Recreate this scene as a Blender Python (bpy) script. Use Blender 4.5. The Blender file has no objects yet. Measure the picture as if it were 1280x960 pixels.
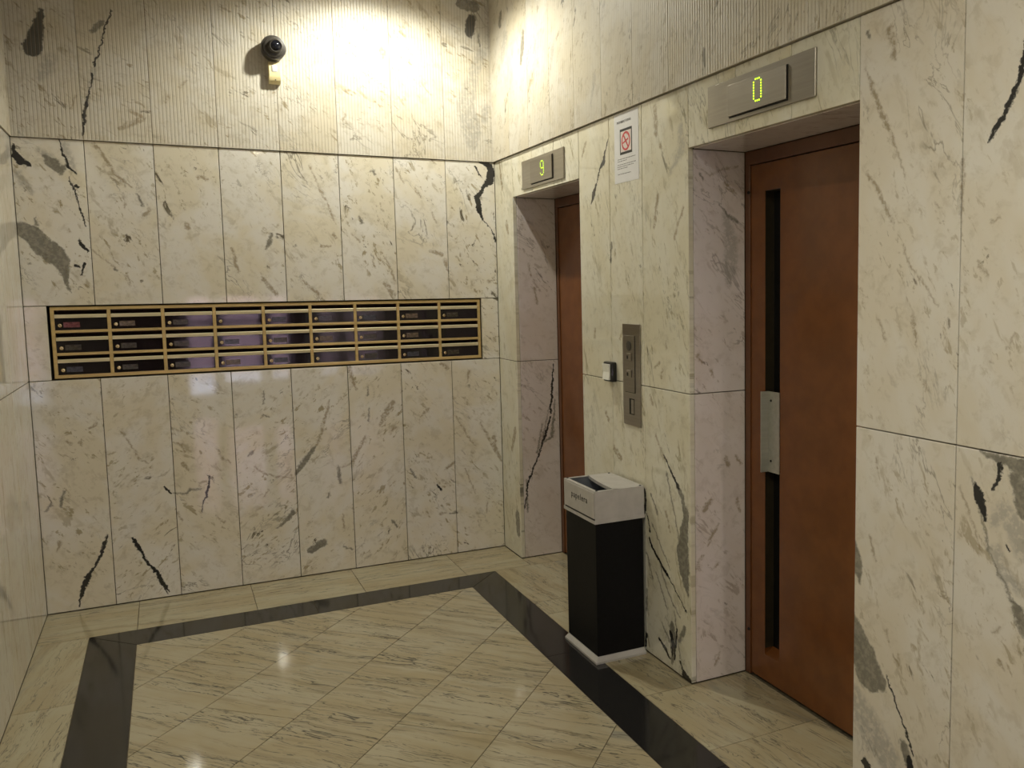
import bpy, bmesh, math, random
from mathutils import Vector, Matrix

random.seed(11)
scene = bpy.context.scene
C = scene.collection

# ---------------------------------------------------------------- camera
cam_data = bpy.data.cameras.new('camera')
cam = bpy.data.objects.new('camera', cam_data)
C.objects.link(cam)
CAM_R = [[0.888321, 0.05681, -0.455696], [-0.459012, 0.07972, -0.884846], [-0.01394, 0.995197, 0.096894]]
m = Matrix(CAM_R).to_4x4()
m.translation = Vector((-1.69125, -4.89394, 1.5))
cam.matrix_world = m
cam_data.sensor_width = 36.0
cam_data.lens = 31.32599
cam_data.shift_x = -0.11309
cam_data.shift_y = -0.00884
cam_data.clip_start = 0.05
scene.camera = cam

# ---------------------------------------------------------------- view, world, lamps
scene.view_settings.view_transform = 'Standard'
scene.view_settings.look = 'None'
scene.view_settings.gamma = 1.0
scene.view_settings.use_curve_mapping = False
scene.view_settings.exposure = 1.20

world = bpy.data.worlds.new('evening_sky')
scene.world = world
world.use_nodes = True
bg = world.node_tree.nodes['Background']
bg.inputs[0].default_value = (0.70, 0.76, 1.0, 1)
bg.inputs[1].default_value = 7.5

ZC = 3.20                       # ceiling height
LAMPS = [(-0.66, -0.56, 38.0), (-1.70, -4.50, 46.0), (-0.62, -6.90, 32.0)]
for lx, ly, pw in LAMPS:
    ld = bpy.data.lights.new('downlight_beam', 'SPOT')
    ld.energy = pw
    ld.color = (1.0, 0.975, 0.83)
    ld.spot_size = math.radians(154)
    ld.spot_blend = 0.55
    ld.shadow_soft_size = 0.035
    lo = bpy.data.objects.new('downlight_beam', ld)
    lo.location = (lx, ly, ZC - 0.045)
    C.objects.link(lo)

# ---------------------------------------------------------------- marks in the stone: (kind, [(u, v, half width)...]) in metres
STROKES = {
 'rib_back': [
  ('d', [(-2.116, 2.781, 0.0116), (-2.137, 2.695, 0.0263), (-2.161, 2.609, 0.0379)]),
  ('l', [(-2.096, 2.574, 0.0234), (-2.118, 2.516, 0.0267), (-2.138, 2.489, 0.0186)]),
  ('k', [(-1.84, 2.816, 0.0031), (-1.898, 2.644, 0.0037), (-1.923, 2.556, 0.0049)]),
  ('k', [(-1.935, 2.519, 0.0063), (-1.949, 2.446, 0.0024), (-1.969, 2.372, 0.0063), (-1.98, 2.307, 0.0056), (-1.987, 2.241, 0.0037)]),
  ('g', [(-1.885, 2.753, 0.0156), (-1.926, 2.713, 0.0094)]),
  ('l', [(-1.927, 2.534, 0.0127), (-1.944, 2.471, 0.0092)]),
  ('d', [(-0.11, 2.991, 0.0225), (-0.126, 2.912, 0.027)]),
  ('g', [(-0.076, 2.901, 0.0048), (-0.069, 2.842, 0.0048)]),
  ('l', [(-0.061, 2.8, 0.0308), (-0.11, 2.692, 0.0312), (-0.161, 2.524, 0.0509), (-0.129, 2.388, 0.0571), (-0.127, 2.309, 0.0326)]),
  ('l', [(-0.042, 2.511, 0.0232), (-0.054, 2.445, 0.018)]),
  ('g', [(-0.162, 3.065, 0.0361), (-0.09, 3.053, 0.027)]),
  ('l', [(-0.928, 2.725, 0.0186), (-0.963, 2.651, 0.0072)]),
  ('b', [(-0.807, 2.419, 0.0076), (-0.824, 2.39, 0.0038)]),
  ('b', [(-1.837, 2.28, 0.0107), (-1.752, 2.323, 0.0107)]),
  ('b', [(-1.783, 2.358, 0.0114), (-1.735, 2.332, 0.0078)]),
  ('b', [(-0.604, 2.768, 0.0176), (-0.597, 2.736, 0.0132)]),
  ('b', [(-1.627, 2.444, 0.0065), (-1.639, 2.417, 0.0065)]),
  ('b', [(-1.573, 2.493, 0.0067), (-1.547, 2.526, 0.0034)]),
  ('b', [(-2.004, 2.412, 0.0031), (-2.03, 2.357, 0.0045)]),
 ],
 'back': [
  ('k', [(-2.263, 2.183, 0.0045), (-2.257, 2.134, 0.0163), (-2.235, 2.107, 0.0142), (-2.202, 2.091, 0.0037)]),
  ('g', [(-2.144, 2.137, 0.0106), (-2.119, 2.106, 0.0248), (-2.09, 2.071, 0.0147), (-2.066, 2.101, 0.0064)]),
  ('l', [(-2.167, 2.161, 0.0112), (-2.132, 2.141, 0.0143), (-2.086, 2.086, 0.0177)]),
  ('k', [(-2.081, 2.212, 0.0025), (-2.07, 2.141, 0.0052), (-2.054, 2.087, 0.0064), (-2.024, 2.067, 0.0045)]),
  ('l', [(-2.066, 2.195, 0.0134), (-2.046, 2.124, 0.0132), (-2.036, 2.081, 0.0097)]),
  ('k', [(-2.057, 2.044, 0.002), (-2.039, 1.979, 0.0031), (-2.022, 1.899, 0.0034), (-2.004, 1.826, 0.003)]),
  ('k', [(-2.034, 2.005, 0.009), (-2.022, 2.001, 0.0044)]),
  ('l', [(-2.254, 2.049, 0.0165), (-2.232, 2.008, 0.0172), (-2.204, 1.973, 0.0106)]),
  ('g', [(-2.258, 1.807, 0.0328), (-2.222, 1.789, 0.0393), (-2.183, 1.735, 0.0415), (-2.142, 1.696, 0.0475), (-2.113, 1.663, 0.0366), (-2.101, 1.604, 0.0178), (-2.098, 1.559, 0.0096), (-2.081, 1.519, 0.002)]),
  ('g', [(-2.2, 1.858, 0.0038), (-2.195, 1.829, 0.0065)]),
  ('k', [(-2.034, 1.755, 0.0042), (-2.02, 1.726, 0.0092), (-2.005, 1.707, 0.0058)]),
  ('k', [(-2.057, 1.641, 0.0076), (-2.042, 1.633, 0.0036)]),
  ('k', [(-2.019, 1.648, 0.0063), (-2.038, 1.596, 0.0025)]),
  ('b', [(-1.946, 2.202, 0.0104), (-1.919, 2.16, 0.0073), (-1.881, 2.088, 0.0058), (-1.836, 2.035, 0.0058), (-1.804, 2.01, 0.0038)]),
  ('g', [(-1.789, 1.984, 0.0028), (-1.774, 1.951, 0.0072), (-1.766, 1.921, 0.0041)]),
  ('b', [(-1.843, 1.971, 0.0034), (-1.836, 1.919, 0.0034)]),
  ('b', [(-1.992, 1.722, 0.0028), (-1.94, 1.667, 0.003), (-1.896, 1.629, 0.0037)]),
  ('g', [(-1.9, 1.625, 0.0065), (-1.887, 1.618, 0.0045)]),
  ('b', [(-1.852, 1.595, 0.0034), (-1.838, 1.545, 0.0042)]),
  ('b', [(-1.52, 2.063, 0.0071), (-1.509, 2.075, 0.0078), (-1.481, 2.061, 0.0078)]),
  ('b', [(-1.762, 1.876, 0.0104), (-1.74, 1.907, 0.0104)]),
  ('b', [(-1.585, 1.842, 0.0114), (-1.572, 1.823, 0.0114)]),
  ('b', [(-1.383, 1.727, 0.0075), (-1.36, 1.608, 0.0075)]),
  ('b', [(-0.995, 2.155, 0.0065), (-0.974, 2.091, 0.0042), (-0.931, 1.999, 0.0042), (-0.885, 1.876, 0.0049)]),
  ('g', [(-1.197, 1.797, 0.0059), (-1.21, 1.761, 0.0115), (-1.224, 1.725, 0.0044)]),
  ('b', [(-0.955, 1.739, 0.0083), (-0.911, 1.739, 0.0066)]),
  ('b', [(-0.896, 1.802, 0.0068), (-0.88, 1.785, 0.0083)]),
  ('b', [(-1.054, 1.562, 0.0042), (-1.02, 1.524, 0.0081), (-0.982, 1.49, 0.0098)]),
  ('b', [(-1.243, 1.567, 0.0117), (-1.189, 1.493, 0.008)]),
  ('g', [(-0.689, 2.136, 0.004), (-0.676, 2.141, 0.0044), (-0.669, 2.121, 0.0064)]),
  ('g', [(-0.757, 1.892, 0.0043), (-0.746, 1.863, 0.0077)]),
  ('b', [(-0.798, 1.807, 0.0033), (-0.759, 1.762, 0.0042)]),
  ('b', [(-0.696, 1.669, 0.0034), (-0.689, 1.627, 0.0042)]),
  ('b', [(-0.632, 1.682, 0.0034), (-0.6, 1.614, 0.0053), (-0.581, 1.562, 0.0078)]),
  ('b', [(-0.633, 1.541, 0.013), (-0.593, 1.476, 0.013)]),
  ('b', [(-0.553, 2.16, 0.0045), (-0.514, 2.077, 0.0044)]),
  ('b', [(-0.458, 2.058, 0.0045), (-0.425, 2.007, 0.0054)]),
  ('b', [(-0.365, 2.22, 0.0064), (-0.339, 2.187, 0.0046)]),
  ('b', [(-0.366, 1.927, 0.0045), (-0.346, 1.875, 0.0054)]),
  ('b', [(-0.383, 1.718, 0.0089), (-0.316, 1.701, 0.0089)]),
  ('b', [(-0.303, 1.67, 0.0093), (-0.288, 1.604, 0.0068)]),
  ('b', [(-0.053, 1.548, 0.0091), (-0.019, 1.557, 0.0046)]),
  ('k', [(-0.084, 2.213, 0.0045), (-0.037, 2.207, 0.0141), (-0.02, 2.168, 0.021), (-0.031, 2.114, 0.0233)]),
  ('k', [(-0.031, 2.114, 0.0177), (-0.069, 2.081, 0.0108), (-0.084, 2.045, 0.0118), (-0.109, 2.018, 0.0154), (-0.101, 1.969, 0.0168), (-0.084, 1.916, 0.0074), (-0.075, 1.894, 0.0024)]),
  ('k', [(-0.075, 1.903, 0.0023), (-0.039, 1.85, 0.0023), (-0.012, 1.806, 0.0033), (-0.005, 1.779, 0.0067)]),
  ('k', [(-0.112, 2.19, 0.0057), (-0.082, 2.134, 0.0028)]),
  ('k', [(-1.752, 0.559, 0.0029), (-1.736, 0.537, 0.0069), (-1.722, 0.52, 0.0046)]),
  ('g', [(-1.712, 0.522, 0.0028), (-1.655, 0.512, 0.0038), (-1.64, 0.534, 0.0049), (-1.586, 0.528, 0.0033)]),
  ('k', [(-1.542, 0.592, 0.0023), (-1.557, 0.528, 0.006), (-1.57, 0.481, 0.005), (-1.583, 0.45, 0.0033), (-1.589, 0.409, 0.0018)]),
  ('b', [(-1.92, 0.849, 0.0043), (-1.893, 0.8, 0.0039), (-1.869, 0.746, 0.0037), (-1.847, 0.705, 0.0052), (-1.814, 0.682, 0.003)]),
  ('b', [(-1.698, 0.774, 0.004), (-1.667, 0.759, 0.0052), (-1.651, 0.717, 0.0043)]),
  ('b', [(-1.661, 0.662, 0.0109), (-1.648, 0.636, 0.0073)]),
  ('b', [(-2.047, 0.875, 0.0074), (-2.02, 0.892, 0.0074)]),
  ('b', [(-2.142, 0.819, 0.007), (-2.13, 0.806, 0.0056)]),
  ('b', [(-2.091, 0.81, 0.0064), (-2.085, 0.794, 0.0033)]),
  ('g', [(-1.271, 1.0, 0.003), (-1.278, 0.935, 0.0045)]),
  ('g', [(-1.285, 0.873, 0.0041), (-1.254, 0.871, 0.0034)]),
  ('b', [(-1.51, 0.728, 0.0037), (-1.476, 0.667, 0.0057), (-1.447, 0.648, 0.004)]),
  ('g', [(-1.36, 0.672, 0.0041), (-1.344, 0.691, 0.0065)]),
  ('b', [(-1.332, 0.615, 0.0039), (-1.292, 0.573, 0.0052), (-1.235, 0.55, 0.0038), (-1.157, 0.537, 0.0037)]),
  ('g', [(-1.133, 0.556, 0.0084), (-1.111, 0.592, 0.015), (-1.077, 0.635, 0.0133), (-1.031, 0.691, 0.0061)]),
  ('b', [(-1.026, 0.699, 0.0059), (-0.999, 0.765, 0.0083), (-0.951, 0.932, 0.0042)]),
  ('g', [(-1.162, 0.354, 0.0127), (-1.187, 0.323, 0.0113), (-1.241, 0.275, 0.0034)]),
  ('b', [(-1.298, 0.448, 0.0032), (-1.277, 0.487, 0.0037)]),
  ('g', [(-1.084, 0.136, 0.0177), (-1.018, 0.169, 0.0197)]),
  ('b', [(-1.528, 0.381, 0.0038), (-1.493, 0.343, 0.0046)]),
  ('b', [(-1.7, 0.424, 0.005), (-1.681, 0.38, 0.0035)]),
  ('k', [(-2.004, 0.349, 0.0031), (-2.02, 0.308, 0.0083), (-2.039, 0.259, 0.0079), (-2.066, 0.204, 0.005)]),
  ('k', [(-2.066, 0.204, 0.0037), (-2.099, 0.158, 0.0107), (-2.122, 0.099, 0.0104), (-2.135, 0.058, 0.0055), (-2.142, 0.02, 0.0033)]),
  ('k', [(-1.904, 0.319, 0.0044), (-1.895, 0.305, 0.0091), (-1.873, 0.262, 0.0083), (-1.847, 0.186, 0.0041)]),
  ('k', [(-1.847, 0.19, 0.0053), (-1.811, 0.139, 0.0084), (-1.783, 0.074, 0.0085), (-1.754, 0.028, 0.0036)]),
  ('k', [(-1.78, 0.065, 0.0048), (-1.765, 0.017, 0.0021)]),
  ('g', [(-2.166, 0.584, 0.003), (-2.182, 0.544, 0.0065), (-2.187, 0.51, 0.0064)]),
  ('g', [(-2.224, 0.526, 0.0051), (-2.251, 0.495, 0.0029)]),
  ('b', [(-2.201, 0.342, 0.0099), (-2.213, 0.297, 0.0034)]),
  ('b', [(-0.841, 1.101, 0.0097), (-0.831, 1.036, 0.0083), (-0.808, 0.979, 0.0059)]),
  ('g', [(-0.749, 0.988, 0.0029), (-0.755, 0.945, 0.005)]),
  ('g', [(-0.745, 0.874, 0.0035), (-0.757, 0.805, 0.0042)]),
  ('b', [(-0.616, 0.891, 0.015), (-0.652, 0.85, 0.0175), (-0.698, 0.774, 0.0066)]),
  ('b', [(-0.612, 0.758, 0.009), (-0.64, 0.729, 0.0072)]),
  ('b', [(-0.773, 0.719, 0.0062), (-0.814, 0.653, 0.0078), (-0.846, 0.59, 0.0111)]),
  ('g', [(-0.921, 0.581, 0.0025), (-0.92, 0.515, 0.0083), (-0.917, 0.48, 0.0058)]),
  ('b', [(-0.901, 0.57, 0.0035), (-0.854, 0.582, 0.004)]),
  ('g', [(-0.973, 0.434, 0.0042), (-0.982, 0.409, 0.0065)]),
  ('b', [(-0.91, 0.313, 0.0033), (-0.907, 0.233, 0.0045)]),
  ('g', [(-0.912, 0.127, 0.0034), (-0.862, 0.111, 0.0043)]),
  ('g', [(-0.65, 0.243, 0.0034), (-0.629, 0.208, 0.006)]),
  ('k', [(-0.388, 0.406, 0.0054), (-0.371, 0.381, 0.0088)]),
  ('g', [(-0.325, 0.236, 0.0047), (-0.283, 0.24, 0.0066)]),
  ('g', [(-0.538, 0.518, 0.0038), (-0.509, 0.465, 0.0051)]),
  ('b', [(-0.376, 0.243, 0.0093), (-0.343, 0.243, 0.0047)]),
  ('b', [(-0.125, 0.745, 0.0046), (-0.08, 0.648, 0.0093), (-0.038, 0.578, 0.0139), (-0.006, 0.509, 0.0057)]),
  ('b', [(-0.051, 0.654, 0.0115), (-0.042, 0.607, 0.0096)]),
  ('b', [(-0.269, 0.789, 0.0036), (-0.203, 0.673, 0.0037), (-0.162, 0.613, 0.0032)]),
  ('b', [(-0.228, 0.485, 0.0037), (-0.197, 0.407, 0.0032), (-0.171, 0.339, 0.0037)]),
  ('b', [(-0.101, 0.274, 0.0043), (-0.107, 0.218, 0.004)]),
  ('b', [(-0.182, 1.043, 0.007), (-0.198, 0.98, 0.0047)]),
  ('b', [(-0.342, 1.092, 0.0088), (-0.306, 1.068, 0.0088)]),
  ('b', [(-0.427, 0.842, 0.0074), (-0.465, 0.808, 0.0046)]),
  ('b', [(-0.334, 0.501, 0.0094), (-0.287, 0.528, 0.0075)]),
 ],
 'right': [
  ('b', [(-0.227, 0.718, 0.0196), (-0.166, 0.6, 0.0133)]),
  ('g', [(-0.293, 0.404, 0.0159), (-0.299, 0.315, 0.016)]),
  ('g', [(-0.229, 0.231, 0.033), (-0.236, 0.14, 0.0276)]),
  ('b', [(-0.083, 2.207, 0.0108), (-0.103, 2.13, 0.0161), (-0.124, 2.058, 0.0107)]),
  ('b', [(-0.174, 1.862, 0.0208), (-0.196, 1.817, 0.0155)]),
  ('k', [(-1.458, 2.125, 0.0039), (-1.425, 2.07, 0.0078), (-1.408, 2.036, 0.014), (-1.372, 2.01, 0.0046)]),
  ('k', [(-1.372, 2.01, 0.004), (-1.341, 1.959, 0.004), (-1.315, 1.921, 0.0163), (-1.285, 1.875, 0.005)]),
  ('b', [(-1.196, 2.091, 0.0085), (-1.233, 2.145, 0.0083)]),
  ('g', [(-1.477, 1.691, 0.0062), (-1.463, 1.614, 0.0095)]),
  ('b', [(-1.867, 2.182, 0.0129), (-1.872, 2.089, 0.0151)]),
  ('b', [(-1.902, 2.037, 0.0086), (-1.914, 2.021, 0.0058)]),
  ('l', [(-2.056, 2.075, 0.017), (-2.061, 2.003, 0.027), (-2.026, 1.965, 0.0167), (-1.978, 1.93, 0.0083)]),
  ('b', [(-1.879, 1.849, 0.0101), (-1.866, 1.79, 0.0128), (-1.852, 1.739, 0.0096)]),
  ('b', [(-2.069, 1.788, 0.0068), (-2.022, 1.719, 0.008), (-2.003, 1.679, 0.0058)]),
  ('b', [(-1.878, 1.211, 0.0081), (-1.839, 1.186, 0.0041)]),
  ('b', [(-1.909, 1.179, 0.0061), (-1.896, 1.156, 0.0074)]),
  ('b', [(-1.936, 1.292, 0.0038), (-1.936, 1.27, 0.005)]),
  ('b', [(-1.303, 1.326, 0.0059), (-1.289, 1.286, 0.0101)]),
  ('b', [(-1.558, 1.314, 0.0043), (-1.543, 1.29, 0.0073)]),
  ('b', [(-1.399, 0.956, 0.0112), (-1.422, 0.927, 0.0096)]),
  ('b', [(-1.804, 1.072, 0.0067), (-1.823, 1.039, 0.0067)]),
  ('b', [(-1.473, 0.811, 0.0145), (-1.534, 0.779, 0.0143)]),
  ('b', [(-1.846, 0.917, 0.0052), (-1.921, 0.833, 0.0051)]),
  ('k', [(-1.909, 0.847, 0.0032), (-1.97, 0.788, 0.0056), (-2.017, 0.741, 0.0078)]),
  ('g', [(-2.005, 0.751, 0.0085), (-2.046, 0.71, 0.0123), (-2.069, 0.644, 0.0185)]),
  ('g', [(-2.075, 0.66, 0.0178), (-2.056, 0.579, 0.0299), (-2.043, 0.498, 0.0433), (-2.054, 0.432, 0.0379), (-2.071, 0.375, 0.0192), (-2.082, 0.341, 0.0051)]),
  ('k', [(-1.776, 0.488, 0.0056), (-1.803, 0.455, 0.0083), (-1.861, 0.418, 0.0073), (-1.893, 0.394, 0.0086), (-1.949, 0.358, 0.0038)]),
  ('k', [(-1.949, 0.358, 0.0032), (-2.022, 0.31, 0.0032), (-2.069, 0.268, 0.0032)]),
  ('g', [(-1.959, 0.18, 0.0164), (-1.97, 0.126, 0.0231), (-1.963, 0.071, 0.0175), (-1.956, 0.023, 0.0068)]),
  ('k', [(-1.945, 0.15, 0.0095), (-1.97, 0.109, 0.011), (-1.956, 0.062, 0.0065)]),
  ('k', [(-1.854, 0.091, 0.0069), (-1.906, 0.067, 0.0098), (-1.943, 0.038, 0.0055)]),
  ('g', [(-2.056, 0.201, 0.01), (-2.013, 0.135, 0.0091)]),
  ('k', [(-2.041, 0.014, 0.0117), (-2.095, 0.006, 0.0115)]),
  ('k', [(-1.758, 0.591, 0.0028), (-1.79, 0.515, 0.0036)]),
  ('g', [(-1.805, 0.552, 0.0035), (-1.95, 0.403, 0.0033)]),
  ('g', [(-1.754, 0.423, 0.0043), (-1.806, 0.33, 0.0036)]),
  ('g', [(-1.978, 0.242, 0.0034), (-2.018, 0.072, 0.004)]),
  ('k', [(-1.996, 0.173, 0.0065), (-1.975, 0.05, 0.0047)]),
  ('g', [(-1.882, 0.167, 0.0042), (-1.938, 0.108, 0.0055)]),
  ('g', [(-1.926, 0.786, 0.0039), (-1.985, 0.641, 0.0038), (-2.037, 0.465, 0.0032)]),
  ('g', [(-1.834, 0.361, 0.0036), (-1.922, 0.24, 0.0035)]),
  ('k', [(-2.018, 0.053, 0.0053), (-2.065, 0.014, 0.0078)]),
  ('k', [(-1.744, 0.681, 0.0101), (-1.753, 0.636, 0.0086), (-1.745, 0.588, 0.0043)]),
  ('g', [(-1.801, 0.672, 0.0055), (-1.852, 0.605, 0.0054)]),
  ('g', [(-1.757, 0.261, 0.0072), (-1.748, 0.177, 0.0059)]),
  ('k', [(-1.746, 0.074, 0.006), (-1.741, 0.024, 0.0076)]),
  ('b', [(-1.917, 0.626, 0.0066), (-1.953, 0.554, 0.0052)]),
  ('g', [(-1.848, 0.431, 0.0041), (-1.929, 0.307, 0.004), (-2.021, 0.233, 0.0039)]),
  ('b', [(-3.019, 2.075, 0.0029), (-3.05, 2.017, 0.0058), (-3.084, 1.939, 0.0083), (-3.111, 1.894, 0.008), (-3.135, 1.847, 0.0026)]),
  ('b', [(-3.135, 1.847, 0.0022), (-3.17, 1.77, 0.0024)]),
  ('b', [(-3.106, 2.156, 0.0087), (-3.121, 2.102, 0.0083), (-3.125, 2.074, 0.0047)]),
  ('g', [(-3.026, 2.162, 0.0053), (-3.036, 2.149, 0.004)]),
  ('b', [(-3.03, 1.795, 0.0055), (-3.073, 1.744, 0.0071), (-3.11, 1.689, 0.0056), (-3.137, 1.644, 0.0025)]),
  ('b', [(-3.163, 1.597, 0.0023), (-3.198, 1.541, 0.0031), (-3.239, 1.5, 0.0024), (-3.285, 1.447, 0.0024)]),
  ('b', [(-3.203, 1.423, 0.0025), (-3.215, 1.369, 0.0053), (-3.216, 1.344, 0.0022)]),
  ('b', [(-3.079, 1.406, 0.0023), (-3.11, 1.354, 0.0029)]),
  ('b', [(-3.231, 1.268, 0.0027), (-3.254, 1.239, 0.0032)]),
  ('k', [(-3.52, 2.025, 0.0045), (-3.508, 1.942, 0.0065), (-3.49, 1.908, 0.0089)]),
  ('k', [(-3.49, 1.908, 0.0079), (-3.468, 1.876, 0.0069), (-3.449, 1.849, 0.0081), (-3.428, 1.824, 0.0038)]),
  ('b', [(-3.355, 1.794, 0.0038), (-3.355, 1.716, 0.0045), (-3.354, 1.645, 0.0019)]),
  ('b', [(-3.168, 1.883, 0.0036), (-3.174, 1.874, 0.0025)]),
  ('b', [(-3.276, 1.697, 0.0028), (-3.287, 1.686, 0.0022)]),
  ('b', [(-3.512, 1.384, 0.0017), (-3.496, 1.351, 0.0025)]),
  ('b', [(-3.45, 1.321, 0.0039), (-3.455, 1.316, 0.0023)]),
  ('b', [(-3.405, 1.545, 0.0042), (-3.435, 1.516, 0.003)]),
  ('b', [(-3.443, 1.635, 0.0043), (-3.464, 1.651, 0.0032)]),
  ('g', [(-2.989, 0.769, 0.0176), (-3.006, 0.723, 0.0212), (-3.02, 0.669, 0.0071)]),
  ('g', [(-2.979, 0.567, 0.0188), (-3.013, 0.508, 0.0364), (-3.04, 0.454, 0.0547), (-3.06, 0.415, 0.0519), (-3.104, 0.407, 0.025)]),
  ('l', [(-3.003, 0.321, 0.0383), (-3.053, 0.276, 0.0485), (-3.095, 0.236, 0.0509), (-3.146, 0.202, 0.0425)]),
  ('g', [(-3.198, 0.268, 0.0168), (-3.21, 0.234, 0.0166)]),
  ('k', [(-3.216, 0.241, 0.0101), (-3.222, 0.213, 0.013)]),
  ('k', [(-3.045, 0.154, 0.0114), (-3.065, 0.135, 0.0152)]),
  ('k', [(-3.129, 0.435, 0.0027), (-3.166, 0.371, 0.0033), (-3.203, 0.315, 0.004), (-3.233, 0.256, 0.0034)]),
  ('g', [(-3.427, 1.103, 0.0034), (-3.482, 1.097, 0.0101), (-3.552, 1.081, 0.0228)]),
  ('g', [(-3.527, 1.054, 0.0196), (-3.555, 0.986, 0.0218)]),
  ('l', [(-3.465, 0.938, 0.0114), (-3.497, 0.974, 0.0222), (-3.531, 0.944, 0.0302), (-3.558, 0.895, 0.027)]),
  ('l', [(-3.478, 0.874, 0.0148), (-3.509, 0.821, 0.0168), (-3.546, 0.808, 0.018)]),
  ('k', [(-3.411, 1.021, 0.0051), (-3.426, 0.997, 0.0126), (-3.438, 0.966, 0.0108), (-3.448, 0.942, 0.0034)]),
  ('k', [(-3.485, 1.088, 0.0045), (-3.482, 1.05, 0.0068), (-3.462, 1.019, 0.004)]),
  ('k', [(-3.509, 0.893, 0.0039), (-3.516, 0.884, 0.0024)]),
  ('g', [(-3.526, 0.769, 0.0072), (-3.542, 0.75, 0.0146), (-3.565, 0.71, 0.0121)]),
  ('g', [(-3.403, 1.039, 0.0019), (-3.437, 0.941, 0.0025), (-3.467, 0.852, 0.003), (-3.51, 0.797, 0.0025), (-3.552, 0.706, 0.0021)]),
  ('b', [(-3.368, 1.005, 0.0026), (-3.404, 0.933, 0.0025), (-3.439, 0.864, 0.0025)]),
  ('b', [(-3.495, 0.616, 0.0059), (-3.512, 0.605, 0.0026)]),
  ('b', [(-3.473, 0.679, 0.0024), (-3.495, 0.696, 0.002)]),
  ('b', [(-3.08, 1.033, 0.0049), (-3.084, 1.007, 0.0051)]),
  ('b', [(-3.059, 0.81, 0.0039), (-3.079, 0.747, 0.0039)]),
  ('b', [(-3.126, 0.559, 0.004), (-3.139, 0.527, 0.004)]),
  ('b', [(-3.157, 0.502, 0.0032), (-3.176, 0.483, 0.0033)]),
  ('b', [(-3.246, 0.675, 0.0031), (-3.257, 0.657, 0.003)]),
 ],
 'rib_right': [
  ('g', [(-0.529, 2.795, 0.0142), (-0.513, 2.721, 0.0261), (-0.484, 2.648, 0.0095)]),
  ('g', [(-0.203, 2.969, 0.0199), (-0.187, 2.923, 0.0241)]),
  ('l', [(-0.269, 2.836, 0.031), (-0.21, 2.743, 0.0314)]),
  ('l', [(-0.909, 2.626, 0.0201), (-0.864, 2.527, 0.0153)]),
  ('l', [(-1.359, 2.404, 0.0124), (-1.322, 2.294, 0.0083)]),
  ('b', [(-0.613, 2.542, 0.009), (-0.588, 2.5, 0.0091)]),
 ],
 'jamb1': [
  ('k', [(0.217, 1.083, 0.0029), (0.203, 0.926, 0.0067), (0.191, 0.814, 0.0049)]),
  ('k', [(0.19, 0.792, 0.0048), (0.164, 0.703, 0.0079), (0.123, 0.602, 0.0039), (0.072, 0.485, 0.0043), (0.047, 0.424, 0.0058), (0.024, 0.281, 0.0029)]),
  ('g', [(0.221, 0.88, 0.0038), (0.197, 0.677, 0.0078), (0.148, 0.645, 0.0039)]),
  ('g', [(0.182, 0.838, 0.0024), (0.139, 0.66, 0.0039), (0.087, 0.506, 0.0024)]),
  ('g', [(0.141, 0.75, 0.0029), (0.108, 0.595, 0.0048)]),
  ('g', [(0.038, 0.443, 0.0048), (0.042, 0.261, 0.0048)]),
  ('b', [(0.113, 1.508, 0.0047), (0.129, 1.42, 0.0047)]),
  ('b', [(0.079, 1.639, 0.0046), (0.096, 1.574, 0.0048)]),
 ],
 'jamb2': [
  ('g', [(0.134, 1.8, 0.0027), (0.162, 1.771, 0.0046), (0.205, 1.737, 0.0061)]),
  ('l', [(0.155, 1.76, 0.0139), (0.183, 1.672, 0.0281), (0.179, 1.569, 0.0281), (0.168, 1.507, 0.0106)]),
  ('g', [(0.052, 1.903, 0.0034), (0.059, 1.889, 0.0034)]),
  ('b', [(0.086, 1.904, 0.0029), (0.152, 1.93, 0.0029), (0.212, 1.945, 0.0029)]),
  ('b', [(0.156, 1.876, 0.0065), (0.198, 1.848, 0.0064)]),
  ('b', [(0.093, 1.195, 0.0056), (0.103, 1.17, 0.0033)]),
  ('b', [(0.034, 1.248, 0.0066), (0.054, 1.218, 0.0033)]),
  ('b', [(0.159, 0.851, 0.0089), (0.169, 0.831, 0.0085)]),
  ('b', [(0.058, 0.666, 0.0091), (0.086, 0.699, 0.0094)]),
  ('b', [(0.121, 0.605, 0.0051), (0.074, 0.535, 0.0044)]),
  ('b', [(0.117, 0.45, 0.0065), (0.092, 0.433, 0.0035)]),
  ('b', [(0.014, 0.436, 0.0073), (0.049, 0.492, 0.006)]),
  ('b', [(0.202, 0.859, 0.0047), (0.224, 0.826, 0.0048)]),
  ('b', [(0.205, 0.688, 0.007), (0.22, 0.639, 0.007)]),
  ('b', [(0.108, 0.057, 0.0059), (0.126, 0.101, 0.0039)]),
 ],
}


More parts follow.
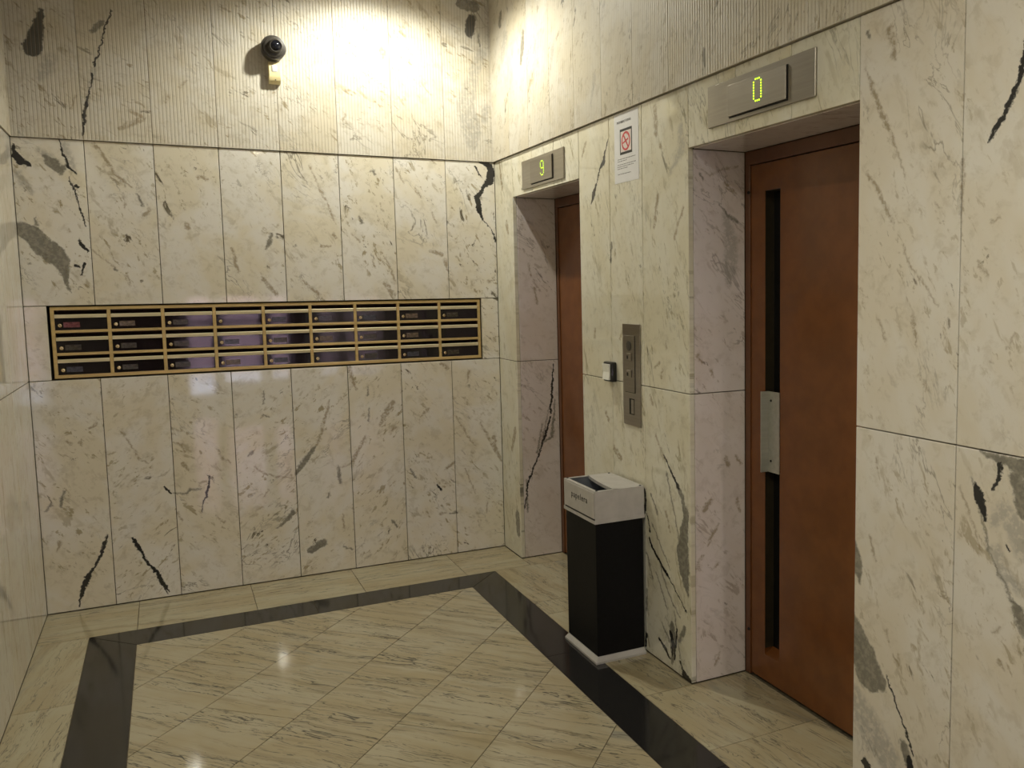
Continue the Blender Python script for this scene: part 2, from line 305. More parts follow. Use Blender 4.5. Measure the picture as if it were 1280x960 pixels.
# ---------------------------------------------------------------- node helpers
class NT:
    def __init__(s, tree):
        s.t = tree
    def n(s, typ, **kw):
        nd = s.t.nodes.new(typ)
        for k, v in kw.items():
            setattr(nd, k, v)
        return nd
    def link(s, a, b):
        s.t.links.new(a, b)
    def put(s, sock, v):
        if hasattr(v, 'links') or hasattr(v, 'is_linked'):
            s.link(v, sock)
        else:
            sock.default_value = v
    def math(s, op, a, b=None, c=None, clamp=False):
        nd = s.n('ShaderNodeMath', operation=op, use_clamp=clamp)
        for i, v in enumerate((a, b, c)):
            if v is not None:
                s.put(nd.inputs[i], v)
        return nd.outputs[0]
    def vmath(s, op, a, b=None, scale=None):
        nd = s.n('ShaderNodeVectorMath', operation=op)
        s.put(nd.inputs[0], a)
        if b is not None:
            s.put(nd.inputs[1], b)
        if scale is not None:
            s.put(nd.inputs[3], scale)
        return nd.outputs['Value'] if op in ('DOT_PRODUCT', 'LENGTH') else nd.outputs['Vector']
    def noise(s, vec, scale, detail=3.0, rough=0.55, dist=0.0):
        nd = s.n('ShaderNodeTexNoise')
        s.put(nd.inputs['Vector'], vec)
        nd.inputs['Scale'].default_value = scale
        nd.inputs['Detail'].default_value = detail
        nd.inputs['Roughness'].default_value = rough
        nd.inputs['Distortion'].default_value = dist
        return nd
    def ramp(s, v, lo, hi, a=0.0, b=1.0):
        nd = s.n('ShaderNodeMapRange', interpolation_type='SMOOTHSTEP')
        s.put(nd.inputs[0], v)
        for i, q in zip((1, 2, 3, 4), (lo, hi, a, b)):
            s.put(nd.inputs[i], q)
        return nd.outputs[0]
    def mix(s, f, a, b):
        nd = s.n('ShaderNodeMix', data_type='RGBA')
        s.put(nd.inputs[0], f)
        s.put(nd.inputs[6], a)
        s.put(nd.inputs[7], b)
        return nd.outputs[2]

def rgb(r, g, b):
    return (r, g, b, 1.0)

def new_group(name, ins, outs):
    g = bpy.data.node_groups.new(name, 'ShaderNodeTree')
    for nm, typ in ins:
        g.interface.new_socket(nm, in_out='INPUT', socket_type=typ)
    for nm, typ in outs:
        g.interface.new_socket(nm, in_out='OUTPUT', socket_type=typ)
    t = NT(g)
    gi = t.n('NodeGroupInput')
    go = t.n('NodeGroupOutput')
    return g, t, gi, go

# signed distance to one stroke segment of tapering width
SEG, t, gi, go = new_group('stroke_segment', [('P', 'NodeSocketVector'), ('A', 'NodeSocketVector'), ('AB', 'NodeSocketVector'),
                           ('Inv', 'NodeSocketFloat'), ('W', 'NodeSocketFloat'), ('dW', 'NodeSocketFloat'), ('Prev', 'NodeSocketFloat')],
                           [('D', 'NodeSocketFloat')])
pa = t.vmath('SUBTRACT', gi.outputs['P'], gi.outputs['A'])
tt = t.math('MULTIPLY', t.vmath('DOT_PRODUCT', pa, gi.outputs['AB']), gi.outputs['Inv'], clamp=True)
dd = t.vmath('LENGTH', t.vmath('SUBTRACT', pa, t.vmath('SCALE', gi.outputs['AB'], scale=tt)))
ww = t.math('MULTIPLY_ADD', gi.outputs['dW'], tt, gi.outputs['W'])
t.link(t.math('MAXIMUM', t.math('SUBTRACT', ww, dd), gi.outputs['Prev']), go.inputs[0])

# the marble itself, in plane coordinates (u, v, seed)
MARBLE, t, gi, go = new_group('marble_pattern', [('P', 'NodeSocketVector'), ('Angle', 'NodeSocketFloat'), ('Stretch', 'NodeSocketFloat'),
                              ('Streaks', 'NodeSocketFloat'), ('Fine', 'NodeSocketFloat'),
                              ('White', 'NodeSocketColor'), ('Cream', 'NodeSocketColor'), ('Streak', 'NodeSocketColor'), ('Vein', 'NodeSocketColor')],
                              [('Color', 'NodeSocketColor')])
rot = t.n('ShaderNodeVectorRotate', rotation_type='Z_AXIS')
t.link(gi.outputs['P'], rot.inputs['Vector'])
t.link(gi.outputs['Angle'], rot.inputs['Angle'])
cx = t.n('ShaderNodeCombineXYZ')
t.link(gi.outputs['Stretch'], cx.inputs[0])
cx.inputs[1].default_value = 1.0
cx.inputs[2].default_value = 1.0
st = t.vmath('MULTIPLY', rot.outputs[0], cx.outputs[0])
big = t.noise(gi.outputs['P'], 3.2, 3.0, 0.55, 0.6).outputs[0]
mid = t.noise(st, 6.0, 3.0, 0.6, 0.5).outputs[0]
col = t.mix(t.ramp(t.math('ADD', t.math('MULTIPLY', big, 0.6), t.math('MULTIPLY', mid, 0.4)), 0.40, 0.60), gi.outputs['White'], gi.outputs['Cream'])
# cloudy mottling
mot = t.noise(gi.outputs['P'], 20.0, 4.0, 0.68, 0.4).outputs[0]
col = t.mix(t.ramp(mot, 0.50, 0.68, 0.0, 0.26), col, gi.outputs['Streak'])
clus = t.noise(t.vmath('ADD', st, (3.1, 7.7, 1.3)), 4.2, 2.0, 0.5, 0.5).outputs[0]
cl = t.ramp(clus, 0.40, 0.60, 0.20, 1.0)
# short dashes that follow the grain, in clusters, large and small
for scl, lo, hi, k in ((12.0, .60, .68, .65), (24.0, .60, .67, .95), (46.0, .60, .67, .80)):
    dash = t.noise(t.vmath('ADD', st, (scl, 1.7, 0)), scl, 4.0, 0.66, 0.35).outputs[0]
    dm = t.math('MULTIPLY', t.ramp(dash, lo, hi, 0.0, k), cl)
    col = t.mix(t.math('MULTIPLY', dm, gi.outputs['Streaks']), col, gi.outputs['Streak'])
# scattered darker flecks
fl = t.noise(t.vmath('ADD', st, (5.5, 2.2, 0)), 17.0, 5.0, 0.66, 0.5).outputs[0]
fm = t.math('MULTIPLY', t.ramp(fl, 0.635, 0.69), cl)
col = t.mix(t.math('MULTIPLY', fm, gi.outputs['Fine']), col, gi.outputs['Vein'])
# thin grey threads
rid = t.math('ABSOLUTE', t.math('SUBTRACT', t.noise(st, 7.0, 5.0, 0.62, 0.7).outputs[0], 0.5))
ms = t.noise(t.vmath('ADD', st, (9.1, 2.7, 4.3)), 3.4, 3.0, 0.55).outputs[0]
vm = t.math('MULTIPLY', t.ramp(rid, 0.0, 0.016, 1.0, 0.0), t.ramp(ms, 0.52, 0.66))
col = t.mix(t.math('MULTIPLY', vm, t.math('MULTIPLY', gi.outputs['Fine'], 0.7)), col, gi.outputs['Vein'])
t.link(col, go.inputs[0])

# the floor stone: long dark threads and bluish smears that all run one way
FLOORM, t, gi, go = new_group('floor_marble_pattern', [('P', 'NodeSocketVector'), ('Angle', 'NodeSocketFloat'), ('Stretch', 'NodeSocketFloat'),
                              ('Streaks', 'NodeSocketFloat'), ('Fine', 'NodeSocketFloat'),
                              ('White', 'NodeSocketColor'), ('Cream', 'NodeSocketColor'), ('Streak', 'NodeSocketColor'), ('Vein', 'NodeSocketColor')],
                              [('Color', 'NodeSocketColor')])
rot = t.n('ShaderNodeVectorRotate', rotation_type='Z_AXIS')
t.link(gi.outputs['P'], rot.inputs['Vector'])
t.link(gi.outputs['Angle'], rot.inputs['Angle'])
wob = t.vmath('SCALE', t.vmath('SUBTRACT', t.noise(rot.outputs[0], 5.0, 3.0).outputs['Color'], (.5, .5, .5)), scale=0.05)
cx = t.n('ShaderNodeCombineXYZ')
t.link(gi.outputs['Stretch'], cx.inputs[0])
cx.inputs[1].default_value = 1.0
cx.inputs[2].default_value = 1.0
st = t.vmath('MULTIPLY', t.vmath('ADD', rot.outputs[0], wob), cx.outputs[0])
big = t.noise(gi.outputs['P'], 3.0, 3.0, 0.55, 0.6).outputs[0]
band = t.noise(st, 9.0, 3.0, 0.6, 0.2).outputs[0]
col = t.mix(t.ramp(t.math('ADD', t.math('MULTIPLY', big, 0.5), t.math('MULTIPLY', band, 0.5)), 0.40, 0.60), gi.outputs['White'], gi.outputs['Cream'])
mot = t.noise(st, 24.0, 4.0, 0.65, 0.3).outputs[0]
col = t.mix(t.math('MULTIPLY', t.ramp(mot, 0.50, 0.68, 0.0, 0.6), gi.outputs['Streaks']), col, gi.outputs['Streak'])
bl = t.noise(t.vmath('ADD', st, (4.0, 8.0, 0)), 8.0, 3.0, 0.6, 0.3).outputs[0]
col = t.mix(t.math('MULTIPLY', t.ramp(bl, 0.60, 0.72, 0.0, 0.7), gi.outputs['Fine']), col, rgb(.24, .24, .21))
for scl, wd, m0, k in ((13.0, .013, .46, .9), (24.0, .018, .47, .9), (44.0, .024, .48, .8)):
    q = t.vmath('ADD', st, (scl, 3.3, 0))
    rid = t.math('ABSOLUTE', t.math('SUBTRACT', t.noise(q, scl, 4.0, 0.6, 0.4).outputs[0], 0.5))
    ms = t.noise(t.vmath('ADD', q, (9.1, 2.7, 4.3)), scl * .55, 3.0, 0.6).outputs[0]
    vm = t.math('MULTIPLY', t.ramp(rid, 0.0, wd, k, 0.0), t.ramp(ms, m0, m0 + .12))
    col = t.mix(t.math('MULTIPLY', vm, gi.outputs['Fine']), col, gi.outputs['Vein'])
t.link(col, go.inputs[0])

PAL = {  # white, cream, streak, vein, streak amount, fine amount, stretch, roughness
    'back':  (rgb(.76, .735, .68), rgb(.72, .665, .535), rgb(.36, .305, .19), rgb(.14, .12, .085), .95, 1.0, .50, .045),
    'right': (rgb(.74, .72, .62), rgb(.70, .66, .52), rgb(.36, .32, .20), rgb(.15, .14, .09), .85, .85, .28, .06),
    'right_near': (rgb(.74, .71, .65), rgb(.70, .645, .54), rgb(.42, .36, .25), rgb(.20, .17, .12), .80, .85, .45, .06),
    'jamb':  (rgb(.74, .68, .66), rgb(.70, .63, .59), rgb(.42, .35, .30), rgb(.18, .15, .13), .80, .75, .36, .14),
    'left':  (rgb(.70, .675, .61), rgb(.66, .61, .52), rgb(.36, .31, .22), rgb(.22, .19, .14), .70, .50, .08, .05),
    'rib':   (rgb(.63, .60, .53), rgb(.59, .54, .43), rgb(.32, .265, .17), rgb(.16, .14, .10), .95, .95, .40, .42),
    'floor': (rgb(.44, .395, .285), rgb(.40, .34, .22), rgb(.22, .175, .10), rgb(.075, .072, .062), .80, 1.0, .055, .07),
    'floor_edge': (rgb(.44, .40, .28), rgb(.40, .34, .215), rgb(.24, .18, .10), rgb(.11, .10, .08), .75, .80, .09, .08),
}
KINDS = {'b': (.0055, .72, rgb(.27, .205, .115)), 'l': (.012, .62, rgb(.36, .345, .31)), 'g': (.005, .90, rgb(.16, .15, .125)), 'k': (.0022, 1.0, rgb(.035, .034, .034)), 'd': (.005, .95, rgb(.070, .068, .064))}

_marbles = {}
def marble(pal, axes, angle, strokes=(), origin=(0, 0)):
    key = (pal, axes, round(angle, 2)) if not strokes else None
    if key in _marbles:
        return _marbles[key]
    white, cream, streak, vein, sa, fa, stretch, rough = PAL[pal]
    mt = bpy.data.materials.new('marble_' + pal)
    mt.use_nodes = True
    t = NT(mt.node_tree)
    bs = mt.node_tree.nodes['Principled BSDF']
    tc = t.n('ShaderNodeTexCoord')
    sp = t.n('ShaderNodeSeparateXYZ')
    t.link(tc.outputs['Object'], sp.inputs[0])
    at = t.n('ShaderNodeAttribute', attribute_type='OBJECT', attribute_name='vein_seed')
    cb = t.n('ShaderNodeCombineXYZ')
    ax = {'x': 0, 'y': 1, 'z': 2}
    t.link(sp.outputs[ax[axes[0]]], cb.inputs[0])
    t.link(sp.outputs[ax[axes[1]]], cb.inputs[1])
    p2 = cb.outputs[0]
    cs = t.n('ShaderNodeCombineXYZ')
    t.link(t.math('MULTIPLY', at.outputs['Fac'], 1.7), cs.inputs[0])
    t.link(t.math('MULTIPLY', at.outputs['Fac'], 0.9), cs.inputs[1])
    t.link(at.outputs['Fac'], cs.inputs[2])
    ps = t.vmath('ADD', p2, cs.outputs[0])
    g = t.n('ShaderNodeGroup', node_tree=FLOORM if pal.startswith('floor') else MARBLE)
    t.link(ps, g.inputs['P'])
    g.inputs['Angle'].default_value = angle
    g.inputs['Stretch'].default_value = stretch
    g.inputs['Streaks'].default_value = sa
    g.inputs['Fine'].default_value = fa
    g.inputs['White'].default_value = white
    g.inputs['Cream'].default_value = cream
    g.inputs['Streak'].default_value = streak
    g.inputs['Vein'].default_value = vein
    col = g.outputs[0]
    if strokes:
        n1 = t.vmath('SUBTRACT', t.noise(ps, 26.0, 2.0).outputs['Color'], (.5, .5, .5))
        n2 = t.vmath('SUBTRACT', t.noise(ps, 75.0, 4.0, 0.7).outputs['Color'], (.5, .5, .5))
        off = t.vmath('ADD', t.vmath('SCALE', n1, scale=0.024), t.vmath('SCALE', n2, scale=0.024))
        off = t.vmath('MULTIPLY', off, (1, 1, 0))
        pd = t.vmath('ADD', p2, off)
        grain = t.noise(ps, 60.0, 4.0, 0.65).outputs[0]
        for kind in 'lbgdk':
            prev = None
            for k, seg in strokes:
                if k != kind:
                    continue
                for (u0, v0, w0), (u1, v1, w1) in zip(seg, seg[1:]):
                    q = t.n('ShaderNodeGroup', node_tree=SEG)
                    t.link(pd, q.inputs['P'])
                    q.inputs['A'].default_value = (u0 - origin[0], v0 - origin[1], 0)
                    q.inputs['AB'].default_value = (u1 - u0, v1 - v0, 0)
                    l2 = (u1 - u0) ** 2 + (v1 - v0) ** 2
                    q.inputs['Inv'].default_value = 1 / l2 if l2 > 1e-9 else 0
                    q.inputs['W'].default_value = w0
                    q.inputs['dW'].default_value = w1 - w0
                    if prev is None:
                        q.inputs['Prev'].default_value = -1.0
                    else:
                        t.link(prev, q.inputs['Prev'])
                    prev = q.outputs[0]
            if prev is not None:
                soft, alpha, kc = KINDS[kind]
                f = t.ramp(prev, -soft, soft, 0.0, alpha)
                if kind in 'lb':
                    f = t.math('MULTIPLY', f, t.ramp(grain, 0.36, 0.54, 0.25, 1.0))
                    c2 = kc
                elif kind == 'g':
                    c2 = t.mix(t.ramp(grain, 0.40, 0.64), kc, rgb(.26, .245, .20))
                else:
                    c2 = kc
                col = t.mix(f, col, c2)
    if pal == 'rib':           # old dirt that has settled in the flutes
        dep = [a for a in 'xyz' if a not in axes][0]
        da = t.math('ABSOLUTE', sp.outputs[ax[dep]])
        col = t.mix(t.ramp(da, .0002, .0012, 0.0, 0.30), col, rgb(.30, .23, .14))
    t.link(col, bs.inputs['Base Color'])
    bs.inputs['Roughness'].default_value = rough
    bs.inputs['Specular IOR Level'].default_value = 0.5
    if key:
        _marbles[key] = mt
    return mt

def plain(name, c, rough=0.5, metal=0.0, grain=0.0, gscale=40.0, stretch=(1, 1, 1), bump=0.0, emit=None, spec=0.5):
    mt = bpy.data.materials.new(name)
    mt.use_nodes = True
    t = NT(mt.node_tree)
    bs = mt.node_tree.nodes['Principled BSDF']
    bs.inputs['Base Color'].default_value = rgb(*c)
    bs.inputs['Roughness'].default_value = rough
    bs.inputs['Metallic'].default_value = metal
    bs.inputs['Specular IOR Level'].default_value = spec
    if grain or bump:
        tc = t.n('ShaderNodeTexCoord')
        v = t.vmath('MULTIPLY', tc.outputs['Object'], stretch)
        nz = t.noise(v, gscale, 3.0, 0.6).outputs[0]
        if grain:
            lo = tuple(x * (1 - grain) for x in c)
            hi = tuple(min(1, x * (1 + grain)) for x in c)
            t.link(t.mix(t.ramp(nz, 0.3, 0.7), rgb(*lo), rgb(*hi)), bs.inputs['Base Color'])
        if bump:
            bp = t.n('ShaderNodeBump')
            bp.inputs['Strength'].default_value = bump
            bp.inputs['Distance'].default_value = 0.002
            t.link(nz, bp.inputs['Height'])
            t.link(bp.outputs[0], bs.inputs['Normal'])
    if emit:
        bs.inputs['Emission Color'].default_value = rgb(*emit[0])
        bs.inputs['Emission Strength'].default_value = emit[1]
    return mt

M = dict(
    joint=plain('dark_grout', (.10, .08, .05), .9, grain=.3),
    granite=plain('black_granite', (.019, .018, .018), .10, grain=.55, gscale=220),
    plaster=plain('ceiling_plaster', (.62, .58, .50), .9, grain=.05, gscale=8),
    brass=plain('gold_anodised_aluminium', (.60, .44, .19), .45, 0.35, grain=.12, gscale=30, stretch=(.1, 1, 1)),
    flap=plain('pale_gold_aluminium', (.78, .69, .47), .45, 0.30, grain=.10, gscale=30, stretch=(.1, 1, 1)),
    acrylic=plain('smoked_black_acrylic', (.010, .007, .009), .05, grain=.2),
    boxdark=plain('dark_red_brown_box', (.075, .024, .016), .6, grain=.2),
    lock=plain('brass_lock', (.75, .62, .36), .25, 1.0, grain=.05),
    keyhole=plain('black_hole', (.008, .008, .008), .7, grain=.1),
    steel=plain('brushed_steel', (.36, .335, .30), .30, 1.0, grain=.06, gscale=120, stretch=(.03, 1, 1)),
    steel_in=plain('brushed_steel_inset', (.32, .295, .26), .36, 1.0, grain=.05, gscale=120, stretch=(.03, 1, 1)),
    led=plain('green_led', (.4, .8, .02), .4, emit=((.48, .95, .02), 1.3)),
    led9=plain('dim_green_led', (.4, .8, .02), .4, emit=((.55, .90, .02), .8)),
    paper=plain('white_paper', (.80, .80, .82), .8, grain=.03, gscale=10),
    ink=plain('grey_ink', (.20, .20, .21), .8, grain=.1),
    inkdark=plain('black_ink', (.02, .02, .02), .7, grain=.1),
    red=plain('red_ink', (.62, .07, .08), .7, grain=.1),
    pink=plain('pale_pink_paper', (.80, .70, .68), .8, grain=.04),
    brown=plain('brown_door_paint', (.160, .054, .013), .22, grain=.12, gscale=9),
    brown_frame=plain('shaded_brown_frame_paint', (.120, .045, .018), .32, grain=.12, gscale=9),  # darker than the leaf: shade on the frame put into its colour
    slotline=plain('dark_slot_lining', (.022, .016, .007), .5, grain=.2),
    glass=plain('dark_shaft_glass', (.006, .006, .006), .06, grain=.2),
    alu=plain('satin_aluminium', (.48, .48, .44), .34, 0.75, grain=.08, gscale=60, stretch=(1, 1, .05)),
    binblack=plain('black_painted_sheet', (.0045, .0045, .0055), .55, spec=.18, grain=.25, gscale=60),
    bingrey=plain('grey_painted_sheet', (.46, .44, .42), .42, 0.0, grain=.06, gscale=20),
    binin=plain('bin_galvanised_inside', (.30, .32, .36), .45, 0.6, grain=.2, gscale=15),
    camdark=plain('dark_camera_plastic', (.045, .040, .034), .38, grain=.2),
    camlens=plain('camera_lens_glass', (.006, .007, .012), .05, grain=.2),
    cream=plain('yellowed_plastic', (.84, .73, .40), .45, grain=.07, gscale=30),
    lens=plain('milky_lens', (.75, .74, .72), .3, grain=.04),
    switchblack=plain('black_switch_frame', (.012, .012, .012), .35, grain=.2),
    switchwhite=plain('white_rocker', (.88, .88, .82), .35, grain=.03),
    white=plain('white_enamel', (.75, .72, .66), .4, grain=.03),
    lamp=plain('lamp_disc', (.9, .85, .7), .5, emit=((1.0, .82, .55), 30.0)),
    brick=plain('pink_street_facade', (.56, .33, .31), .9, grain=.25, gscale=6),
    pave=plain('street_paving', (.55, .55, .56), .85, grain=.2, gscale=8),
    panel=plain('dark_wood_panelling', (.085, .050, .032), .45, grain=.3, gscale=8, stretch=(6, 6, .3)),
    frame=plain('dark_bronze_frame', (.040, .030, .022), .4, 0.3, grain=.15),
)
clear = bpy.data.materials.new('clear_glass')
clear.use_nodes = True
_t = NT(clear.node_tree)
clear.node_tree.nodes.remove(clear.node_tree.nodes['Principled BSDF'])
_tr = _t.n('ShaderNodeBsdfTransparent')
_tr.inputs[0].default_value = rgb(.90, .93, .94)
_gl = _t.n('ShaderNodeBsdfGlossy')
_gl.inputs['Roughness'].default_value = 0.0
_mx = _t.n('ShaderNodeMixShader')
_mx.inputs[0].default_value = 0.08
_t.link(_tr.outputs[0], _mx.inputs[1])
_t.link(_gl.outputs[0], _mx.inputs[2])
_t.link(_mx.outputs[0], clear.node_tree.nodes['Material Output'].inputs[0])

# ---------------------------------------------------------------- mesh helpers
def bm_box(bm, lo, hi, bevel=0.0, seg=1):
    vs = [bm.verts.new((x, y, z)) for x in (lo[0], hi[0]) for y in (lo[1], hi[1]) for z in (lo[2], hi[2])]
    idx = [(0, 1, 3, 2), (4, 6, 7, 5), (0, 4, 5, 1), (2, 3, 7, 6), (0, 2, 6, 4), (1, 5, 7, 3)]
    fs = [bm.faces.new([vs[i] for i in f]) for f in idx]
    if bevel:
        es = list({e for f in fs for e in f.edges})
        bmesh.ops.bevel(bm, geom=es, offset=bevel, segments=seg, affect='EDGES', profile=0.5)

def bm_lathe(bm, prof, n=28, origin=(0, 0, 0), axis='z', cap=True):
    """prof: (radius, height) pairs, turned round the axis"""
    rings = []
    for r, h in prof:
        ring = []
        for i in range(n):
            a = 2 * math.pi * i / n
            c, s = r * math.cos(a), r * math.sin(a)
            q = {'z': (c, s, h), 'y': (c, h, -s), 'x': (h, c, s)}[axis]
            ring.append(bm.verts.new(Vector(q) + Vector(origin)))
        rings.append(ring)
    for a, b in zip(rings, rings[1:]):
        for i in range(n):
            bm.faces.new((a[i], a[(i + 1) % n], b[(i + 1) % n], b[i]))
    if cap:
        bm.faces.new(list(reversed(rings[0])))
        bm.faces.new(rings[-1])

def bm_prism(bm, poly, lo, hi, axis='z'):
    def P(u, v, h):
        return {'z': (u, v, h), 'y': (u, h, v), 'x': (h, u, v)}[axis]
    a = [bm.verts.new(P(u, v, lo)) for u, v in poly]
    b = [bm.verts.new(P(u, v, hi)) for u, v in poly]
    n = len(poly)
    bm.faces.new(list(reversed(a)))
    bm.faces.new(b)
    for i in range(n):
        bm.faces.new((a[i], a[(i + 1) % n], b[(i + 1) % n], b[i]))

def finish(bm, name, mat, smooth=False):
    bmesh.ops.recalc_face_normals(bm, faces=bm.faces[:])
    me = bpy.data.meshes.new(name)
    bm.to_mesh(me)
    bm.free()
    me.materials.append(mat)
    if smooth:
        for p in me.polygons:
            p.use_smooth = True
        me.set_sharp_from_angle(angle=math.radians(35))
    return me

def link(name, me, parent=None, loc=(0, 0, 0)):
    o = bpy.data.objects.new(name, me)
    o.location = loc
    if parent is not None:
        o.parent = parent
    C.objects.link(o)
    return o

def part(name, mat, parent, build, smooth=False, loc=(0, 0, 0)):
    bm = bmesh.new()
    build(bm)
    return link(name, finish(bm, name, mat, smooth), parent, loc)

def boxes(*bs, bevel=0.0, seg=1):
    def f(bm):
        for lo, hi in bs:
            bm_box(bm, lo, hi, bevel, seg)
    return f

def lathe(prof, n=28, origin=(0, 0, 0), axis='z'):
    return lambda bm: bm_lathe(bm, prof, n, origin, axis)

FRAMES = {'right': Matrix(((0, 0, -1), (-1, 0, 0), (0, 1, 0))),      # x: along the wall to the right, y: up, z: out of the wall
          'back': Matrix(((1, 0, 0), (0, 0, -1), (0, 1, 0))),
          'floor': Matrix.Identity(3)}

def thing(name, label, cat, loc, frame='floor', group=None):
    o = bpy.data.objects.new(name, None)
    o.empty_display_size = 0.05
    mm = FRAMES[frame].to_4x4()
    mm.translation = Vector(loc)
    o.matrix_world = mm
    C.objects.link(o)
    o['label'] = label
    o['category'] = cat
    if group:
        o['group'] = group
    return o

def structure(name, mat, build, label=None):
    o = part(name, mat, None, build)
    o['kind'] = 'structure'
    if label:
        o['label'] = label
    return o

def text_mesh(body, size, spacing=1.0):
    cu = bpy.data.curves.new('lettering', 'FONT')
    cu.body = body
    cu.size = size
    cu.space_character = spacing
    cu.align_x = 'CENTER'
    cu.align_y = 'CENTER'
    cu.extrude = 0.0003
    cu.resolution_u = 3
    o = bpy.data.objects.new('lettering', cu)
    C.objects.link(o)
    dg = bpy.context.evaluated_depsgraph_get()
    me = bpy.data.meshes.new_from_object(o.evaluated_get(dg))
    bpy.data.objects.remove(o)
    bpy.data.curves.remove(cu)
    return me

# ---------------------------------------------------------------- room dimensions
XL = -2.273                     # left wall
YF = -8.2                       # entrance wall
A1, A2 = -0.284, -1.155         # far lift opening along the right wall
B1, B2 = -2.107, -2.996         # near lift opening
HD = 1.995                      # opening height
ZS = 1.108                      # long horizontal joint
ZL = 2.216                      # top of the plain slabs
ZR = 2.2175                      # foot of the ribbed slabs
PR = 0.007                      # how far the ribbed slabs stand proud
TH = 0.020                      # slab thickness
XD = 0.245                      # depth of the lift recesses
GAP = 0.0016                    # half a joint

# ---------------------------------------------------------------- slab builders
def pick(wall, u0, u1, v0, v1):
    out = []
    for k, seg in STROKES.get(wall, []):
        keep = []
        for a, b in zip(seg, seg[1:]):
            w = max(a[2], b[2]) + 0.035
            if max(a[0], b[0]) + w > u0 and min(a[0], b[0]) - w < u1 and max(a[1], b[1]) + w > v0 and min(a[1], b[1]) - w < v1:
                keep.append((k, [a, b]))
        out += keep
    return out

_slabs = {}
def slab(parent, wall, u0, u1, v0, v1, face, pal, angle, name='marble_slab', strokes_of=None):
    """wall: which plane; face: the coordinate of its visible side"""
    u0, u1 = min(u0, u1) + GAP, max(u0, u1) - GAP
    v0, v1 = v0 + GAP, v1 - GAP
    du, dv = u1 - u0, v1 - v0
    if wall == 'back':       # faces -y
        loc, lo, hi, ax = (u0, face, v0), (0, 0, 0), (du, TH, dv), 'xz'
    elif wall == 'right':    # faces -x
        loc, lo, hi, ax = (face, u0, v0), (0, 0, 0), (TH, du, dv), 'yz'
    elif wall == 'left':     # faces +x
        loc, lo, hi, ax = (face, u0, v0), (-TH, 0, 0), (0, du, dv), 'yz'
    elif wall == 'front':    # faces +y
        loc, lo, hi, ax = (u0, face, v0), (0, -TH, 0), (du, 0, dv), 'xz'
    elif wall == 'soffit':   # faces down
        loc, lo, hi, ax = (u0, v0, face), (0, 0, 0), (du, dv, TH), 'xy'
    st = pick(strokes_of, u0, u1, v0, v1) if strokes_of else ()
    mt = marble(pal, ax, angle, st, (u0, v0))
    key = (wall, round(du, 4), round(dv, 4), mt.name)
    if key not in _slabs:
        bm = bmesh.new()
        bm_box(bm, lo, hi, 0.0012)
        _slabs[key] = finish(bm, name, mt)
    o = link(name, _slabs[key], parent, loc)
    o['vein_seed'] = random.uniform(0, 40)
    return o

PITCH = 0.0158
def ribbed(parent, wall, u0, u1, face, strokes_of=None, angle=0.6):
    u0, u1 = min(u0, u1) + GAP * .5, max(u0, u1) - GAP * .5
    v0, v1 = ZR, ZC - 0.002
    du, dv = u1 - u0, v1 - v0
    st = pick(strokes_of, u0, u1, v0, v1) if strokes_of else ()
    ax = 'xz' if wall in ('back', 'front') else 'yz'
    mt = marble('rib', ax, angle, st, (u0, v0))
    key = ('rib', wall, round(du, 3), mt.name)
    if key not in _slabs:
        n = max(1, round(du / PITCH))
        pts = []
        for i in range(n):
            for q, d in ((0.0, .0013), (.16, .0003), (.36, .0001), (.64, .0001), (.84, .0003)):
                pts.append(((i + q) * du / n, d))
        pts.append((du, .0013))
        poly = pts + [(du, TH + PR), (0, TH + PR)]
        bm = bmesh.new()
        if wall == 'back':
            f = lambda u, d, h: (u, d, h)
        elif wall == 'front':
            f = lambda u, d, h: (u, -d, h)
        elif wall == 'right':
            f = lambda u, d, h: (d, u, h)
        else:
            f = lambda u, d, h: (-d, u, h)
        a = [bm.verts.new(f(u, d, 0)) for u, d in poly]
        b = [bm.verts.new(f(u, d, dv)) for u, d in poly]
        bm.faces.new(a)
        bm.faces.new(list(reversed(b)))
        for i in range(len(poly)):
            j = (i + 1) % len(poly)
            bm.faces.new((a[i], a[j], b[j], b[i]))
        _slabs[key] = finish(bm, 'ribbed_slab', mt)
    loc = {'back': (u0, face, v0), 'front': (u0, face, v0), 'right': (face, u0, v0), 'left': (face, u0, v0)}[wall]
    o = link('ribbed_slab', _slabs[key], parent, loc)
    o['vein_seed'] = random.uniform(0, 40)
    return o

# ---------------------------------------------------------------- floor
BX0, BX1 = -2.075, -0.205       # outer sides of the black band
IX0, IX1 = -1.888, -0.390       # inner sides
BY, IY = -0.420, -0.615
FT = 0.018
floor = structure('floor', M['joint'], boxes(((XL - .3, YF - .3, -.12), (XD + .25, .16, -0.0025))))

def clip(poly, nx, ny, d):
    out = []
    for i in range(len(poly)):
        p, q = poly[i], poly[(i + 1) % len(poly)]
        a, b = p[0] * nx + p[1] * ny - d, q[0] * nx + q[1] * ny - d
        if a <= 0:
            out.append(p)
        if (a < 0 < b) or (b < 0 < a):
            k = a / (a - b)
            out.append((p[0] + k * (q[0] - p[0]), p[1] + k * (q[1] - p[1])))
    return out

